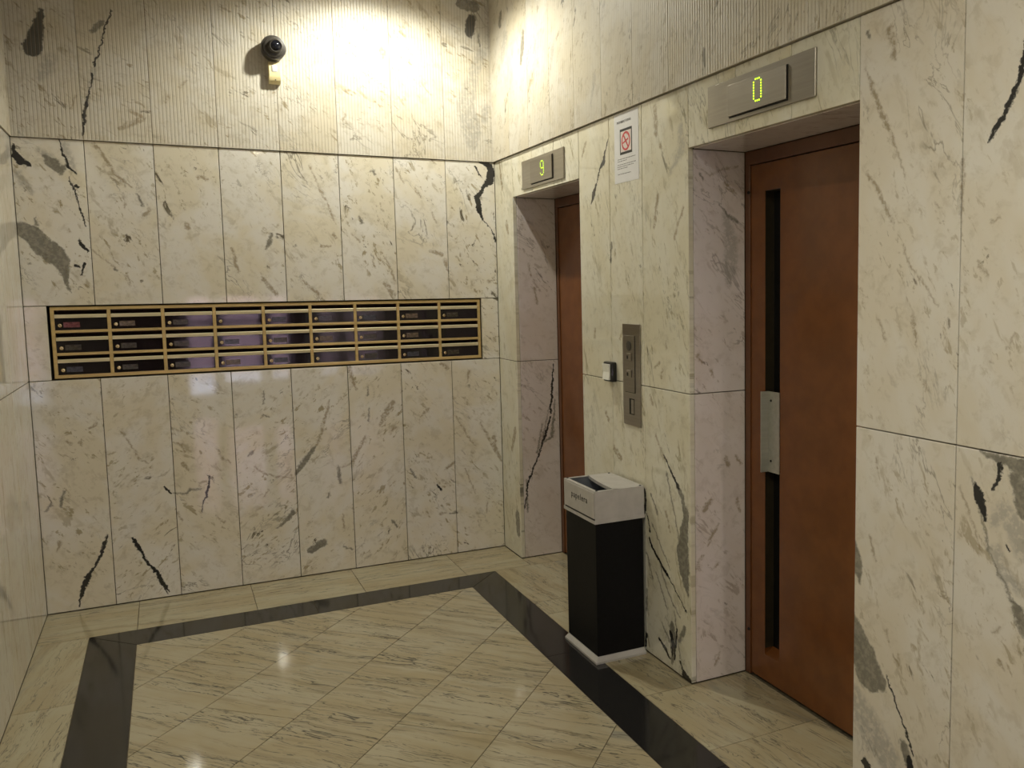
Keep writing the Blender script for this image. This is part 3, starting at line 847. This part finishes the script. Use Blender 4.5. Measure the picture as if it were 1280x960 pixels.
def tile(poly, mat, name):
    cxm = sum(p[0] for p in poly) / len(poly)
    cym = sum(p[1] for p in poly) / len(poly)
    loc = [(p[0] - cxm, p[1] - cym) for p in poly]
    # pull the sides in by half a joint
    area = sum(loc[i][0] * loc[(i + 1) % len(loc)][1] - loc[(i + 1) % len(loc)][0] * loc[i][1] for i in range(len(loc)))
    if area < 0:
        loc.reverse()
    ins = loc[:]
    for i in range(len(loc)):
        p, q = Vector(loc[i]), Vector(loc[(i + 1) % len(loc)])
        if (q - p).length < 1e-6:
            continue
        nrm = Vector(((q - p).y, -(q - p).x)).normalized()
        ins = clip(ins, nrm.x, nrm.y, p.dot(nrm) - GAP)
    if len(ins) < 3:
        return None
    bm = bmesh.new()
    bm_prism(bm, ins, -FT, 0.0)
    me = finish(bm, name, mat)
    o = link(name, me, floor, (cxm, cym, 0))
    o['vein_seed'] = random.uniform(0, 40)
    return o

def rect(x0, y0, x1, y1):
    return [(x0, y0), (x1, y0), (x1, y1), (x0, y1)]

TA = math.radians(48)
ex, ey = math.cos(TA), math.sin(TA)        # along the strips of the field
nx, ny = ey, -ex                           # across the strips
FM = marble('floor', 'xy', math.radians(48))
joints = {0: -2.15, 1: -1.81, 2: -2.10}
PW, PL = 0.374, 0.75
YB = -7.75
for k in range(-18, 20):
    lo, hi = -0.282 + k * PW, -0.282 + (k + 1) * PW
    base = joints.get(k, -2.0 + 0.31 * ((k * 37) % 5))
    for j in range(-12, 16):
        p0, p1 = base + j * PL, base + (j + 1) * PL
        q = [(ex * a + nx * b, ey * a + ny * b) for a, b in ((p0, lo), (p1, lo), (p1, hi), (p0, hi))]
        for c in ((1, 0, IX1), (-1, 0, -IX0), (0, 1, IY), (0, -1, -YB)):
            q = clip(q, *c)
            if len(q) < 3:
                break
        if len(q) >= 3:
            xs = [a[0] for a in q]; ys = [a[1] for a in q]
            if max(xs) - min(xs) > .01 and max(ys) - min(ys) > .01:
                tile(q, FM, 'floor_tile')
# black band: mitred corners at the back, lengths butted along the sides
G = M['granite']
tile([(BX0, BY), (IX0, IY), (-1.136, IY), (-1.136, BY)], G, 'granite_strip')
tile([(-1.136, BY), (-1.136, IY), (IX1, IY), (BX1, BY)], G, 'granite_strip')
yb = [None, -1.55, -2.60, -3.65, -4.70, -5.75, -6.80, YB]
tile([(BX0, BY), (BX0, -1.9), (IX0, -1.9), (IX0, IY)], G, 'granite_strip')
tile([(BX1, BY), (BX1, -1.60), (IX1, -1.60), (IX1, IY)], G, 'granite_strip')
for (x0, x1, ya) in ((BX0, IX0, -1.9), (IX1, BX1, -1.60)):
    y = ya
    while y > YB + .01:
        y2 = max(YB, y - 1.05)
        tile(rect(x0, y2, x1, y), G, 'granite_strip')
        y = y2
tile(rect(BX0, YB - .19, BX1, YB), G, 'granite_strip')
# pale edging
EX = marble('floor_edge', 'xy', 0.05)
EL = marble('floor_edge', 'xy', math.radians(-80))
EY = marble('floor_edge', 'xy', math.radians(-98))
for a, b in ((XL, -1.890), (-1.890, -1.386), (-1.386, -0.882), (-0.882, -0.356), (-0.356, 0.0)):
    tile(rect(a, BY, b, 0.0), EX, 'edge_tile')
y = BY
for dy in (.715, .72, .72, .72, .72, .72, .72, .72, .72, .72, .72):
    y2 = max(YF, y - dy)
    if y - y2 > .02:
        tile(rect(XL, y2, BX0, y), EL, 'edge_tile')
    y = y2
for y0, y1, x1 in ((BY, A1 - .70, XD), (A1 - .70, A2, XD), (A2, -1.63, 0), (-1.63, B1, 0), (B1, -2.55, XD), (-2.55, B2, XD),
                   (B2, -3.50, 0), (-3.5, -4.0, 0), (-4.0, -4.5, 0), (-4.5, -5.0, 0), (-5, -5.5, 0), (-5.5, -6, 0), (-6, -6.5, 0), (-6.5, -7, 0), (-7, -7.5, 0), (-7.5, YF, 0)):
    tile(rect(BX1, y1, x1, y0), EY, 'edge_tile')
tile(rect(0.0, BY, XD, A1), EY, 'edge_tile')
tile(rect(BX0, YF, BX1, YB - .19), EX, 'edge_tile')

# ---------------------------------------------------------------- back wall with the recess for the letter boxes
MX0, MX1, MZ0, MZ1 = -2.183, -0.101, 1.113, 1.453
cy0, cy1 = TH + .002, 0.16
wall_back = structure('wall_back', M['joint'], boxes(
    ((XL - .2, cy0, -.1), (0.02, cy1, MZ0 - .004)), ((XL - .2, cy0, MZ1 + .004), (0.02, cy1, ZC)),
    ((XL - .2, cy0, MZ0 - .004), (MX0 - .004, cy1, MZ1 + .004)), ((MX1 + .004, cy0, MZ0 - .004), (0.02, cy1, MZ1 + .004)),
    ((MX0 - .004, .145, MZ0 - .004), (MX1 + .004, cy1, MZ1 + .004))))
W8 = -XL / 8
lowang = [0.9, -0.7, 0.7, -0.6, -0.7, -0.8, 0.9, 0.75]
for i in range(8):
    u0, u1 = XL + i * W8, XL + (i + 1) * W8
    slab(wall_back, 'back', u0, u1, 0.002, MZ0 - .004, 0.0, 'back', -(math.pi / 2 - lowang[i]) if False else lowang[i], strokes_of='back')
    slab(wall_back, 'back', u0, u1, MZ1 + .002, ZL, 0.0, 'back', 0.95 + .1 * (i % 3), strokes_of='back')
    ribbed(wall_back, 'back', u0, u1, -PR, 'rib_back', 0.5 if i % 2 else 0.9)
slab(wall_back, 'back', XL, MX0, MZ0 - .004, MZ1 + .002, 0.0, 'back', 0.6)
slab(wall_back, 'back', MX1, 0.0, MZ0 - .004, MZ1 + .002, 0.0, 'back', 0.6, strokes_of='back')

# ---------------------------------------------------------------- right wall with the two lift openings
cx0, cx1 = TH + .002, 0.36
wall_right = structure('wall_right', M['joint'], boxes(
    ((cx0, A1 + TH + .002, -.1), (cx1, .16, ZC)), ((cx0, B1 + TH + .002, -.1), (cx1, A2 - TH - .002, ZC)),
    ((cx0, YF - .2, -.1), (cx1, B2 - TH - .002, ZC)), ((cx1, YF - .2, -.1), (cx1 + .12, .16, ZC)),  # outer box: unseen backing added to stop sky light leaking round the doors
    ((cx0, A2 - TH - .002, HD + TH + .002), (cx1, A1 + TH + .002, ZC)), ((cx0, B2 - TH - .002, HD + TH + .002), (cx1, B1 + TH + .002, ZC))))
ver = 1.25
cols = [(A1, 0.0), (-1.465, A2), (-1.755, -1.465), (B1, -1.755)]
yy = B2
for wd in (.356,) * 15:
    if yy - .02 > YF:
        cols.append((max(YF, yy - wd), yy))
    yy -= wd
for i, (y0, y1) in enumerate(cols):
    near = y1 > -3.9
    ang = -ver if y1 > B1 else -1.05
    slab(wall_right, 'right', y0, y1, 0.002, ZS, 0.0, 'right' if y1 > B1 else 'right_near', ang, strokes_of='right' if near else None)
    slab(wall_right, 'right', y0, y1, ZS, ZL, 0.0, 'right' if y1 > B1 else 'right_near', ang, strokes_of='right' if near else None)
for (o0, o1) in ((A1, A2), (B1, B2)):
    w = (o0 - o1) / 3
    for i in range(3):
        slab(wall_right, 'right', o0 - w * (i + 1), o0 - w * i, HD, ZL, 0.0, 'right', -1.2, name='lintel_slab', strokes_of='right')
    slab(wall_right, 'soffit', TH, XD, o1, o0, HD, 'jamb', 0.4, name='soffit_slab')
for y0, key in ((A1, 'jamb1'), (B1, 'jamb2')):
    for z0, z1 in ((0.002, ZS), (ZS, HD)):
        slab(wall_right, 'back', TH, XD, z0, z1, y0, 'jamb', 0.85, name='jamb_slab', strokes_of=key)
for y0 in (A2, B2):
    for z0, z1 in ((0.002, ZS), (ZS, HD)):
        slab(wall_right, 'front', TH, XD, z0, z1, y0, 'jamb', 0.85, name='jamb_slab')
u = -PR
i = 0
while u > YF + .02:
    u2 = max(YF, (-PR if i == 0 else u) - (W8 - (PR if i == 0 else 0)) )
    ribbed(wall_right, 'right', u2, u, -.012, 'rib_right' if u > -1.4 else None, 1.2)
    u = u2
    i += 1

# ---------------------------------------------------------------- left wall
wall_left = structure('wall_left', M['joint'], boxes(((XL - .2, YF - .2, -.1), (XL - TH - .002, .02, ZC))))
u = 0.0
i = 0
while u > YF + .02:
    u2 = max(YF, u - .50)
    slab(wall_left, 'left', u2, u, 0.002, ZS, XL, 'left', 1.5)
    slab(wall_left, 'left', u2, u, ZS, ZL, XL, 'left', 1.5)
    ribbed(wall_left, 'left', u2, u if i else -PR, XL + PR, None, 1.4)
    u = u2
    i += 1

# ---------------------------------------------------------------- ceiling, entrance wall, street beyond the entrance
ceiling = structure('ceiling', M['plaster'], boxes(((XL - .2, YF - .2, ZC), (cx1, .16, ZC + .12))))
DX0, DX1, DZ = -1.55, -0.14, 2.25
wall_front = structure('wall_front', M['panel'], boxes(
    ((XL - .2, YF - .2, -.1), (DX0, YF, ZC)), ((DX1, YF - .2, -.1), (cx1, YF, ZC)), ((DX0, YF - .2, DZ), (DX1, YF, ZC))))
door_3 = bpy.data.objects.new('door_3', None)
C.objects.link(door_3)
door_3.location = (DX0, YF - .08, 0)
door_3['kind'] = 'structure'
door_3['label'] = 'glazed street entrance with a dark frame opposite the letter boxes'
DW = DX1 - DX0
PT = 1.46          # the lights stop here, dark panel above added to block a reflection
PANES = [(.09, .38, .16), (.52, .97, .31), (1.12, 1.33, .33)]     # left, right, sill of each light
posts, prev = [], 0.0
for a, b, z in PANES:
    posts.append(((prev, -.04, 0), (a, .04, DZ)))
    posts.append(((a, -.04, 0), (b, .04, z)))
    posts.append(((a, -.04, PT), (b, .04, DZ)))
    posts.append(((a, -.03, 1.10), (b, .03, 1.15)))
    prev = b
posts.append(((prev, -.04, 0), (DW, .04, DZ)))
part('door_frame', M['frame'], door_3, boxes(*posts))
for a, b, z in PANES:
    part('pane', clear, door_3, boxes(((a, -.004, z), (b, .004, 1.10)), ((a, -.004, 1.15), (b, .004, PT))))
part('pull_bar', M['alu'], door_3, lathe([(.014, .80), (.014, 1.35)], 14, (.47, .07, 0)), True)
structure('trim_street_paving', M['pave'], boxes(((-9, -22, -.2), (8, YF - .21, -.06))))
structure('trim_street_facade', M['brick'], boxes(((-9, -15.3, -.06), (8, -15, 3.2))))

# ---------------------------------------------------------------- lift doors
def lift_door(name, y0, y1, label, flip=False):
    d = bpy.data.objects.new(name, None)
    mm = FRAMES['right'].to_4x4()
    mm.translation = Vector((XD, y0, 0))
    d.matrix_world = mm
    C.objects.link(d)
    d['kind'] = 'structure'
    d['label'] = label
    W = y0 - y1
    part('door_frame', M['brown_frame'], d, boxes(((0, 1.945, -.05), (W, HD - .001, 0)), ((0, 0.001, -.05), (.030, 1.945, 0)), ((W - .030, 0.001, -.05), (W, 1.945, 0)), bevel=.002))
    s0, s1, t0, t1 = (W - .208, W - .118, .112, 1.843) if flip else (.118, .208, .112, 1.843)
    hx = s0 + .022
    def leaf(bm):
        lo, hi = (.032, .010), (W - .032, 1.941)
        for (a, b, c, e) in ((lo[0], lo[1], s0, hi[1]), (s1, lo[1], hi[0], hi[1]), (s0, t1, s1, hi[1]), (s0, lo[1], s1, t0)):
            bm_box(bm, (a, b, -.050), (c, e, -.006))
        bmesh.ops.remove_doubles(bm, verts=bm.verts[:], dist=1e-5)
    lf = part('leaf', M['brown'], d, leaf)
    part('vision_pane', M['glass'], d, boxes(((s0, t0, -.052), (s1, t1, -.046))))
    part('slot_sill', M['brown'], d, lambda bm: bm_prism(bm, [(t0, -.045), (t0 + .022, -.045), (t0, -.008)], s0 + .0005, s1 - .0005, 'x') )
    part('slot_lining', M['slotline'], d, boxes(((s0, t0 + .023, -.0459), (s0 + .0012, t1 - .0012, -.0075)), ((s1 - .0012, t0 + .023, -.0459), (s1, t1 - .0012, -.0075)), ((s0, t1 - .0012, -.0459), (s1, t1, -.0075))))
    part('slot_bar', M['binblack'], d, boxes(((s1 - .014, t0 + .024, -.045), (s1 - .002, t1 - .002, -.030))))
    h = part('handle', M['alu'], d, lambda bm: bm_prism(bm, [(hx, -.005), (hx + .070, -.005), (hx + .070, -.001), (hx + .0045, -.001), (hx + .0045, .030), (hx, .030)], .82, 1.118, 'y'))
    for z in (.862, 1.085):
        part('screw', M['keyhole'], h, lathe([(.0045, -.001), (.0045, .0008), (.003, .0016)], 12, (hx + .022, z, 0)), True)
    for z in (.18, 1.845):
        part('hinge_pin', M['keyhole'], d, lathe([(.006, -.006), (.006, .003), (.004, .005)], 12, ((W - .024) if flip else .024, z, 0)), True)
    return d
lift_door('door_1', A1, A2, 'far lift door, brown painted, mostly hidden in its marble recess beside the waste bin', True)
lift_door('door_2', B1, B2, 'near lift door, brown painted, with a long narrow dark slot and aluminium handle')

# ---------------------------------------------------------------- letter boxes
BAR = 0.0150
FX0, FX1 = -2.172, -0.108
FZ0, FZ1 = 1.1165, 1.4495
PX = (FX1 - FX0 - BAR) / 9
PZ = (FZ1 - FZ0 - BAR) / 3
RAIL = 0.0125
frame = thing('letter_box_surround', 'gold aluminium grid frame set flush in the marble back wall around all letter boxes', 'surround', (FX0, 0.005, FZ0), 'back')
WF, HF = FX1 - FX0, FZ1 - FZ0
part('top_bar', M['brass'], frame, boxes(((0, HF - BAR, -.03), (WF, HF, 0)), bevel=.001))
part('bottom_bar', M['brass'], frame, boxes(((0, 0, -.03), (WF, BAR, 0)), bevel=.001))
for a in (0, WF - BAR):
    part('side_bar', M['brass'], frame, boxes(((a, BAR, -.03), (a + BAR, HF - BAR, 0)), bevel=.001))
for i in range(1, 9):
    part('divider', M['brass'], frame, boxes(((i * PX, BAR, -.03), (i * PX + BAR, HF - BAR, -.0005)), bevel=.001))
for j in (1, 2):
    for i in range(9):
        part('rail', M['brass'], frame, boxes(((i * PX + BAR, j * PZ, -.03), ((i + 1) * PX, j * PZ + RAIL, -.001)), bevel=.0008))
CW, CH = PX - BAR - .0008, PZ - BAR - .0006
def mesh_of(build, mat, name, smooth=False):
    bm = bmesh.new()
    build(bm)
    return finish(bm, name, mat, smooth)
SL, FL = .0165, .0170
DH = CH - SL - FL - .001
me_body = mesh_of(boxes(((0, 0, -.125), (.0015, CH, -.010)), ((CW - .0015, 0, -.125), (CW, CH, -.010)), ((.0015, 0, -.125), (CW - .0015, .0015, -.010)),
                        ((.0015, CH - .0015, -.125), (CW - .0015, CH, -.010)), ((.0015, .0015, -.125), (CW - .0015, CH - .0015, -.123))), M['boxdark'], 'body')
me_flap = mesh_of(lambda bm: bm_prism(bm, [(DH + .0005, -.008), (DH + .0005, -.0025), (DH + FL * .9, -.0005), (DH + FL, -.002), (DH + FL, -.008)], .0006, CW - .0006, 'x'), M['flap'], 'flap')
# the prism above is laid out as (height, depth) along x
me_door = mesh_of(boxes(((.0008, .0012, -.0085), (CW - .0008, DH, -.0055)), bevel=.0006), M['acrylic'], 'door')
me_lock = mesh_of(lathe([(.0085, -.006), (.0085, -.002), (.0070, .000), (.0045, .0008)], 18, (.020, DH * .40, 0)), M['lock'], 'lock', True)
me_slit = mesh_of(boxes(((.0192, DH * .40 - .0045, .0002), (.0208, DH * .40 + .0045, .0014))), M['keyhole'], 'key_slit')
PLATES = {'rose': (.15, .045, .050), 'olive': (.045, .038, .025), 'slate': (.042, .043, .055), 'tan': (.11, .080, .055)}
me_plate = {k: mesh_of(boxes(((.034, DH * .22, -.0058), (.100, DH * .66, -.0048)), bevel=.0003), plain(k + '_name_card', c, .25, grain=.45, gscale=90), 'name_card') for k, c in PLATES.items()}
tones = [['rose', 'tan', 'olive', None, 'slate', 'slate', 'slate', 'tan', 'olive'],
         ['olive', 'olive', 'olive', 'slate', 'olive', 'tan', 'olive', 'tan', None],
         ['slate', 'olive', 'olive', 'tan', 'slate', None, 'olive', 'slate', 'olive']]
ROWN = ['top', 'middle', 'bottom']
COLN = ['leftmost', 'second from the left', 'third from the left', 'fourth from the left', 'fifth from either end', 'fourth from the right', 'third from the right', 'second from the right', 'rightmost']
CARD = {'rose': 'a reddish name card', 'tan': 'a tan name card', 'olive': 'a dull olive name card', 'slate': 'a grey name card', None: 'no name card'}
for r in range(3):
    for c in range(9):
        tone = tones[r][c]
        lock = not (r == 1 and c == 8)
        lab = '%s row letter box, %s, %s' % (ROWN[r], COLN[c], ('glossy black with ' + CARD[tone]) if lock else 'plain glossy black door without a lock')
        x = FX0 + BAR + c * PX + .0004
        z = FZ0 + BAR + (2 - r) * PZ + (-0.0022 if r < 2 else 0.0004)
        mb = thing('mailbox', lab, 'mailbox', (x, 0.005, z), 'back', 'letter boxes in the gold frame')
        link('body', me_body, mb)
        link('flap', me_flap, mb)
        dr = link('door', me_door, mb)
        if lock:
            link('lock', me_lock, dr)
            link('key_slit', me_slit, dr)
        if tone:
            link('name_card', me_plate[tone], dr)

# ---------------------------------------------------------------- floor indicators over the lifts
ZERO = ['.###.', '#...#', '#...#', '#...#', '#...#', '#...#', '#...#', '#...#', '.###.']
NINE = ['.###.', '#...#', '#...#', '#...#', '.####', '....#', '....#', '#...#', '.###.']
def indicator(y0, y1, z0, z1, iy0, iy1, iz0, iz1, digit, dy, dz, mat, label):
    W, H = y0 - y1, z1 - z0
    t = thing('floor_indicator', label, 'display', (0, y0, z0), 'right')
    part('face_plate', M['steel'], t, boxes(((0, 0, 0), (W, H, .008)), bevel=.0012))
    part('window_shadow', M['keyhole'], t, boxes(((y0 - iy0 - .001, iz0 - z0 - .005, .0079), (y0 - iy1 + .005, iz1 - z0 + .001, .0088))))  # black sheet drawn as the raised window's shadow, right and below
    w = part('display_window', M['steel_in'], t, boxes(((y0 - iy0, iz0 - z0, .0085), (y0 - iy1, iz1 - z0, .0145)), bevel=.0008))
    def dots(bm):
        for r, row in enumerate(digit):
            for c, ch in enumerate(row):
                if ch == '#':
                    px, pz = y0 - dy + (c - 2) * .0098, dz - z0 + (4 - r) * .0083
                    bm_lathe(bm, [(.0028, .0143), (.0028, .0152), (.0018, .0160)], 10, (px, pz, 0))
    part('led_digit', mat, w, dots)
    return t
indicator(-2.250, -2.820, 2.040, 2.177, -2.382, -2.691, 2.056, 2.156, ZERO, -2.548, 2.112, M['led'], 'wide steel floor indicator showing a green 0 above the near lift')
indicator(-0.452, -0.998, 2.017, 2.161, -0.585, -0.870, 2.034, 2.146, NINE, -0.748, 2.094, M['led9'], 'smaller-looking steel floor indicator showing a green 9 above the far lift')

# ---------------------------------------------------------------- no-smoking notice
NY, NZ, NW, NH = -1.519, 1.931, .213, .279
note = thing('notice', 'white paper no-smoking notice with a red sign taped high between the two lifts', 'notice', (-.0002, NY, NZ), 'right')
part('sheet', M['paper'], note, boxes(((0, 0, 0), (NW, NH, .0008))))
fx0, fx1, fz0, fz1 = .052, .158, .112, .214
part('sign_border', M['inkdark'], note, boxes(((fx0, fz0, .0008), (fx1, fz1, .0011))))
sg = part('sign_field', M['pink'], note, boxes(((fx0 + .007, fz0 + .010, .0011), (fx1 - .007, fz1 - .010, .0014))))
scx, scz, R0 = (fx0 + fx1) / 2, (fz0 + fz1) / 2, .038
def ring(bm):
    n = 40
    vs = []
    for r_, h in ((R0, .0014), (R0, .0018), (R0 - .008, .0018), (R0 - .008, .0014)):
        vs.append([bm.verts.new((scx + r_ * math.cos(2 * math.pi * i / n), scz + r_ * math.sin(2 * math.pi * i / n), h)) for i in range(n)])
    for a, b in zip(vs, vs[1:]):
        for i in range(n):
            bm.faces.new((a[i], a[(i + 1) % n], b[(i + 1) % n], b[i]))
    # the slash
    d = Vector((math.cos(math.radians(-52)), math.sin(math.radians(-52))))
    q = Vector((-d.y, d.x)) * .0038
    L = R0 - .006
    bm_prism(bm, [(scx + s * d.x * L + e * q.x, scz + s * d.y * L + e * q.y) for s, e in ((-1, -1), (1, -1), (1, 1), (-1, 1))], .0014, .0018)
part('prohibition_ring', M['red'], sg, ring)
def ciga(bm):
    bm_prism(bm, [(scx - .026, scz - .010), (scx + .022, scz + .004), (scx + .020, scz + .010), (scx - .028, scz - .004)], .0014, .00165)
    pts = [(scx + .016 + .009 * math.sin(a * 1.1), scz + .010 + a * .0045) for a in [q * .5 for q in range(11)]]
    for (a, b), (c, d) in zip(pts, pts[1:]):
        bm_prism(bm, [(a - .0016, b), (a + .0016, b), (c + .0016, d), (c - .0016, d)], .0014, .0016)
part('cigarette', M['red'], sg, ciga)
tm = text_mesh('PROHIBIDO FUMAR', .0142, 1.0)
tm.materials.append(M['ink'])
tl = link('title_lettering', tm, note, (.088, .243, .0011))
rs = random.Random(5)
def lines(bm):
    for zz, xa, xb in ((.094, .030, .186), (.086, .028, .110), (.072, .028, .190), (.064, .026, .170), (.056, .026, .120), (.034, .030, .145)):
        x = xa
        while x < xb:
            w = min(rs.uniform(.008, .024), xb - x)
            bm_box(bm, (x, zz, .0008), (x + w, zz + .0026, .0010))
            x += w + .003
part('small_print', M['ink'], note, lines)

# ---------------------------------------------------------------- call panel and light switch
cp = thing('call_panel', 'tall narrow steel lift call panel on the marble between the two lifts', 'panel', (0, -1.577, .934), 'right')
PWD, PH = .152, .420
part('plate', M['steel'], cp, boxes(((0, 0, 0), (PWD, PH, .006)), bevel=.001))
part('inset_shadow', M['keyhole'], cp, boxes(((.020, .136, .0058), (.112, .372, .0064))))
ins = part('inset_plate', M['steel_in'], cp, boxes(((.018, .1385, .0062), (.1095, .372, .0095)), bevel=.0006))
part('direction_lamp', M['camdark'], ins, lathe([(.021, .009), (.021, .0112), (.017, .012)], 22, (.064, .330, 0)), True)
for z, lab in ((.270, None), (.200, None)):
    b = part('call_button', M['steel'], ins, boxes(((.048, z, .0092), (.086, z + .030, .0135)), bevel=.0012))
    part('button_dot', M['keyhole'], ins, boxes(((.0505, z + .006, .0133), (.0635, z + .020, .0139))))
part('card_slot', M['keyhole'], cp, boxes(((.056, .046, .0056), (.100, .112, .0066))))
part('slot_lip', M['steel'], cp, boxes(((.074, .050, .006), (.098, .108, .0078)), bevel=.0006))

sw = thing('light_switch', 'small black framed light switch with a white rocker left of the call panel', 'switch', (0, -1.428, 1.102), 'right')
part('frame', M['switchblack'], sw, boxes(((0, 0, 0), (.082, .085, .026)), bevel=.006, seg=2), True)
part('rocker', M['switchwhite'], sw, lambda bm: bm_prism(bm, [(.009, .024), (.009, .034), (.042, .029), (.076, .034), (.076, .024)], .006, .068, 'x'))

# ---------------------------------------------------------------- waste bin
bn = thing('waste_bin', 'tall black waste bin with a grey steel top standing between the lifts', 'bin', (-.235, -1.461, 0), 'floor')
bw, bl = .220, .306        # into the wall, along it (towards -y)
def base(bm):
    lo = [(-.008, .004), (bw, .004), (bw, -bl - .006), (-.008, -bl - .006)]
    hi = [(.005, -.006), (bw - .003, -.006), (bw - .003, -bl + .006), (.005, -bl + .006)]
    a = [bm.verts.new((x, y, .0)) for x, y in lo]
    a2 = [bm.verts.new((x, y, .008)) for x, y in lo]
    b = [bm.verts.new((x, y, .026)) for x, y in hi]
    bm.faces.new(list(reversed(a)))
    for i in range(4):
        j = (i + 1) % 4
        bm.faces.new((a[i], a[j], a2[j], a2[i]))
        bm.faces.new((a2[i], a2[j], b[j], b[i]))
    bm.faces.new(b)
part('base_plate', M['bingrey'], bn, base)
part('body', M['binblack'], bn, boxes(((.005, -bl + .006, .0262), (bw - .003, -.006, .572)), bevel=.002))
hd = part('head', M['bingrey'], bn, boxes(
    ((-.002, -bl - .002, .572), (bw + .002, .002, .586)),                                        # flange
    ((0, -bl, .586), (bw, -bl + .004, .703)), ((0, -.004, .586), (bw, 0, .703)),                 # end walls
    ((bw - .004, -bl + .004, .586), (bw, -.004, .703)),                                          # wall side
    ((0, -bl + .004, .586), (.004, -.004, .703)),                                                # front
    ((.004, -bl + .004, .700), (.016, -.004, .703)), ((.016, -bl + .004, .700), (.105, -bl + .014, .703)), ((.016, -.014, .700), (.105, -.004, .703))))
def cover(bm):
    # lid plate over the wall side, its free edge cut in a shallow curve and turned down a little
    n = 10
    edge = []
    for i in range(n + 1):
        k = i / n
        edge.append((.086 + .027 * (1 - k) ** 2.2, -.0045 + k * (-bl + .009)))
    bm_prism(bm, [(bw - .004, -.0045)] + edge + [(bw - .004, -bl + .0045)], .7000, .7030)
    for (x0, y0), (x1, y1) in zip(edge, edge[1:]):
        bm_prism(bm, [(x0, y0), (x1, y1), (x1 + .002, y1), (x0 + .002, y0)], .690, .7001)
part('cover_plate', M['bingrey'], bn, cover)
part('liner', M['binin'], bn, boxes(((.005, -bl + .005, .600), (bw - .005, -.005, .604)), ((.0045, -.0065, .594), (bw - .0045, -.0045, .698)), ((.0045, -bl + .0045, .594), (bw - .0045, -bl + .0065, .698)),
     ((bw - .0065, -bl + .0065, .594), (bw - .0045, -.0065, .698)), ((.0045, -bl + .0065, .594), (.0065, -.0065, .698))))
fp = part('front_panel', M['bingrey'], bn, boxes(((-.0035, -bl + .003, .5935), (0, -.014, .698)), bevel=.0008))
part('panel_shadow_strip', M['keyhole'], bn, boxes(((-.0006, -bl + .001, .5865), (0.001, -.010, .5935)), ((-.0006, -.013, .5935), (0.001, -.010, .698))))  # black strips paint the shadow line beside and below the panel
tm = text_mesh('papelera', .038, 1.22)
tm.materials.append(M['inkdark'])
tx = link('lettering', tm, bn, (-.0040, -bl * .50, .656))
tx.matrix_local = Matrix.Translation((-.0038, -bl * .53, .655)) @ FRAMES['right'].to_4x4()
for x, y in ((.012, -bl + .010), (bw - .012, -bl + .010), (.012, -.010), (bw - .012, -.010)):
    part('screw', M['keyhole'], bn, lathe([(.005, .7028), (.005, .7045), (.003, .7055)], 12, (x, y, 0)), True)

# ---------------------------------------------------------------- security camera and movement sensor on the ribbed back wall
cm = thing('security_camera', 'round dark dome security camera on the ribbed marble high on the back wall', 'camera', (-1.148, -PR, 2.708), 'back')
part('mount_ring', M['camdark'], cm, lathe([(.054, 0), (.056, .010), (.058, .030), (.059, .058), (.056, .066), (.050, .068)], 40), True)
part('collar', M['camdark'], cm, lathe([(.049, .066), (.048, .074), (.044, .080), (.037, .082)], 40), True)
eye = part('eyeball', M['camdark'], cm, lathe([(.036 * math.sin(a), .068 + .036 * math.cos(a)) for a in [math.pi * (1 - i / 12) for i in range(1, 12)]], 32), True)
eye.rotation_euler = (0, 0, 0)
em = Matrix.Translation((.003, .002, .066)) @ Matrix.Rotation(math.radians(5), 4, 'Y') @ Matrix.Rotation(math.radians(4), 4, 'X')
for nm, mt, prof in (('lens_ring', M['camdark'], [(.033, .006), (.033, .030), (.028, .037), (.024, .034)]), ('lens', M['camlens'], [(.024, .026), (.024, .034), (.019, .040), (.011, .044), (.004, .0455)])):
    o = part(nm, mt, eye, lathe(prof, 28), True)
    o.matrix_local = em
ps = thing('movement_sensor', 'small yellowed movement sensor box mounted just below the dome camera', 'sensor', (-1.146, -PR, 2.541), 'back')
part('housing', M['cream'], ps, lambda bm: (bm_prism(bm, [(0, 0), (.103, 0), (.103, .030), (.096, .038), (.030, .042), (.012, .036), (0, .018)], -.027, .027, 'x'),
     bmesh.ops.bevel(bm, geom=[e for e in bm.edges if abs(e.verts[0].co.x - e.verts[1].co.x) > .01 or (abs(e.verts[0].co.x) > .02 and e.calc_length() > .05)], offset=.002, segments=1, affect='EDGES', profile=.5)), True)
part('lens_window', M['lens'], ps, lambda bm: (bm_box(bm, (-.014, .052, .036), (.014, .088, .0435), .006, 3)), True)
part('test_lamp', M['keyhole'], ps, lathe([(.003, .030), (.003, .0385)], 10, (.002, .016, 0)), True)

# ---------------------------------------------------------------- downlights in the ceiling
for i, ((lx, ly, pw), lab) in enumerate(zip(LAMPS, ('round ceiling downlight close to the back wall', 'round ceiling downlight midway, nearer the left wall', 'round ceiling downlight nearest the street entrance'))):
    dl = thing('ceiling_downlight', lab, 'lamp', (lx, ly, ZC), 'floor', 'ceiling downlights')
    part('trim_ring', M['white'], dl, lathe([(.075, 0), (.075, -.006), (.068, -.012), (.052, -.012), (.050, -.004)], 32), True)
    part('lamp_disc', M['lamp'], dl, lathe([(.050, -.001), (.050, -.006)], 24), True)
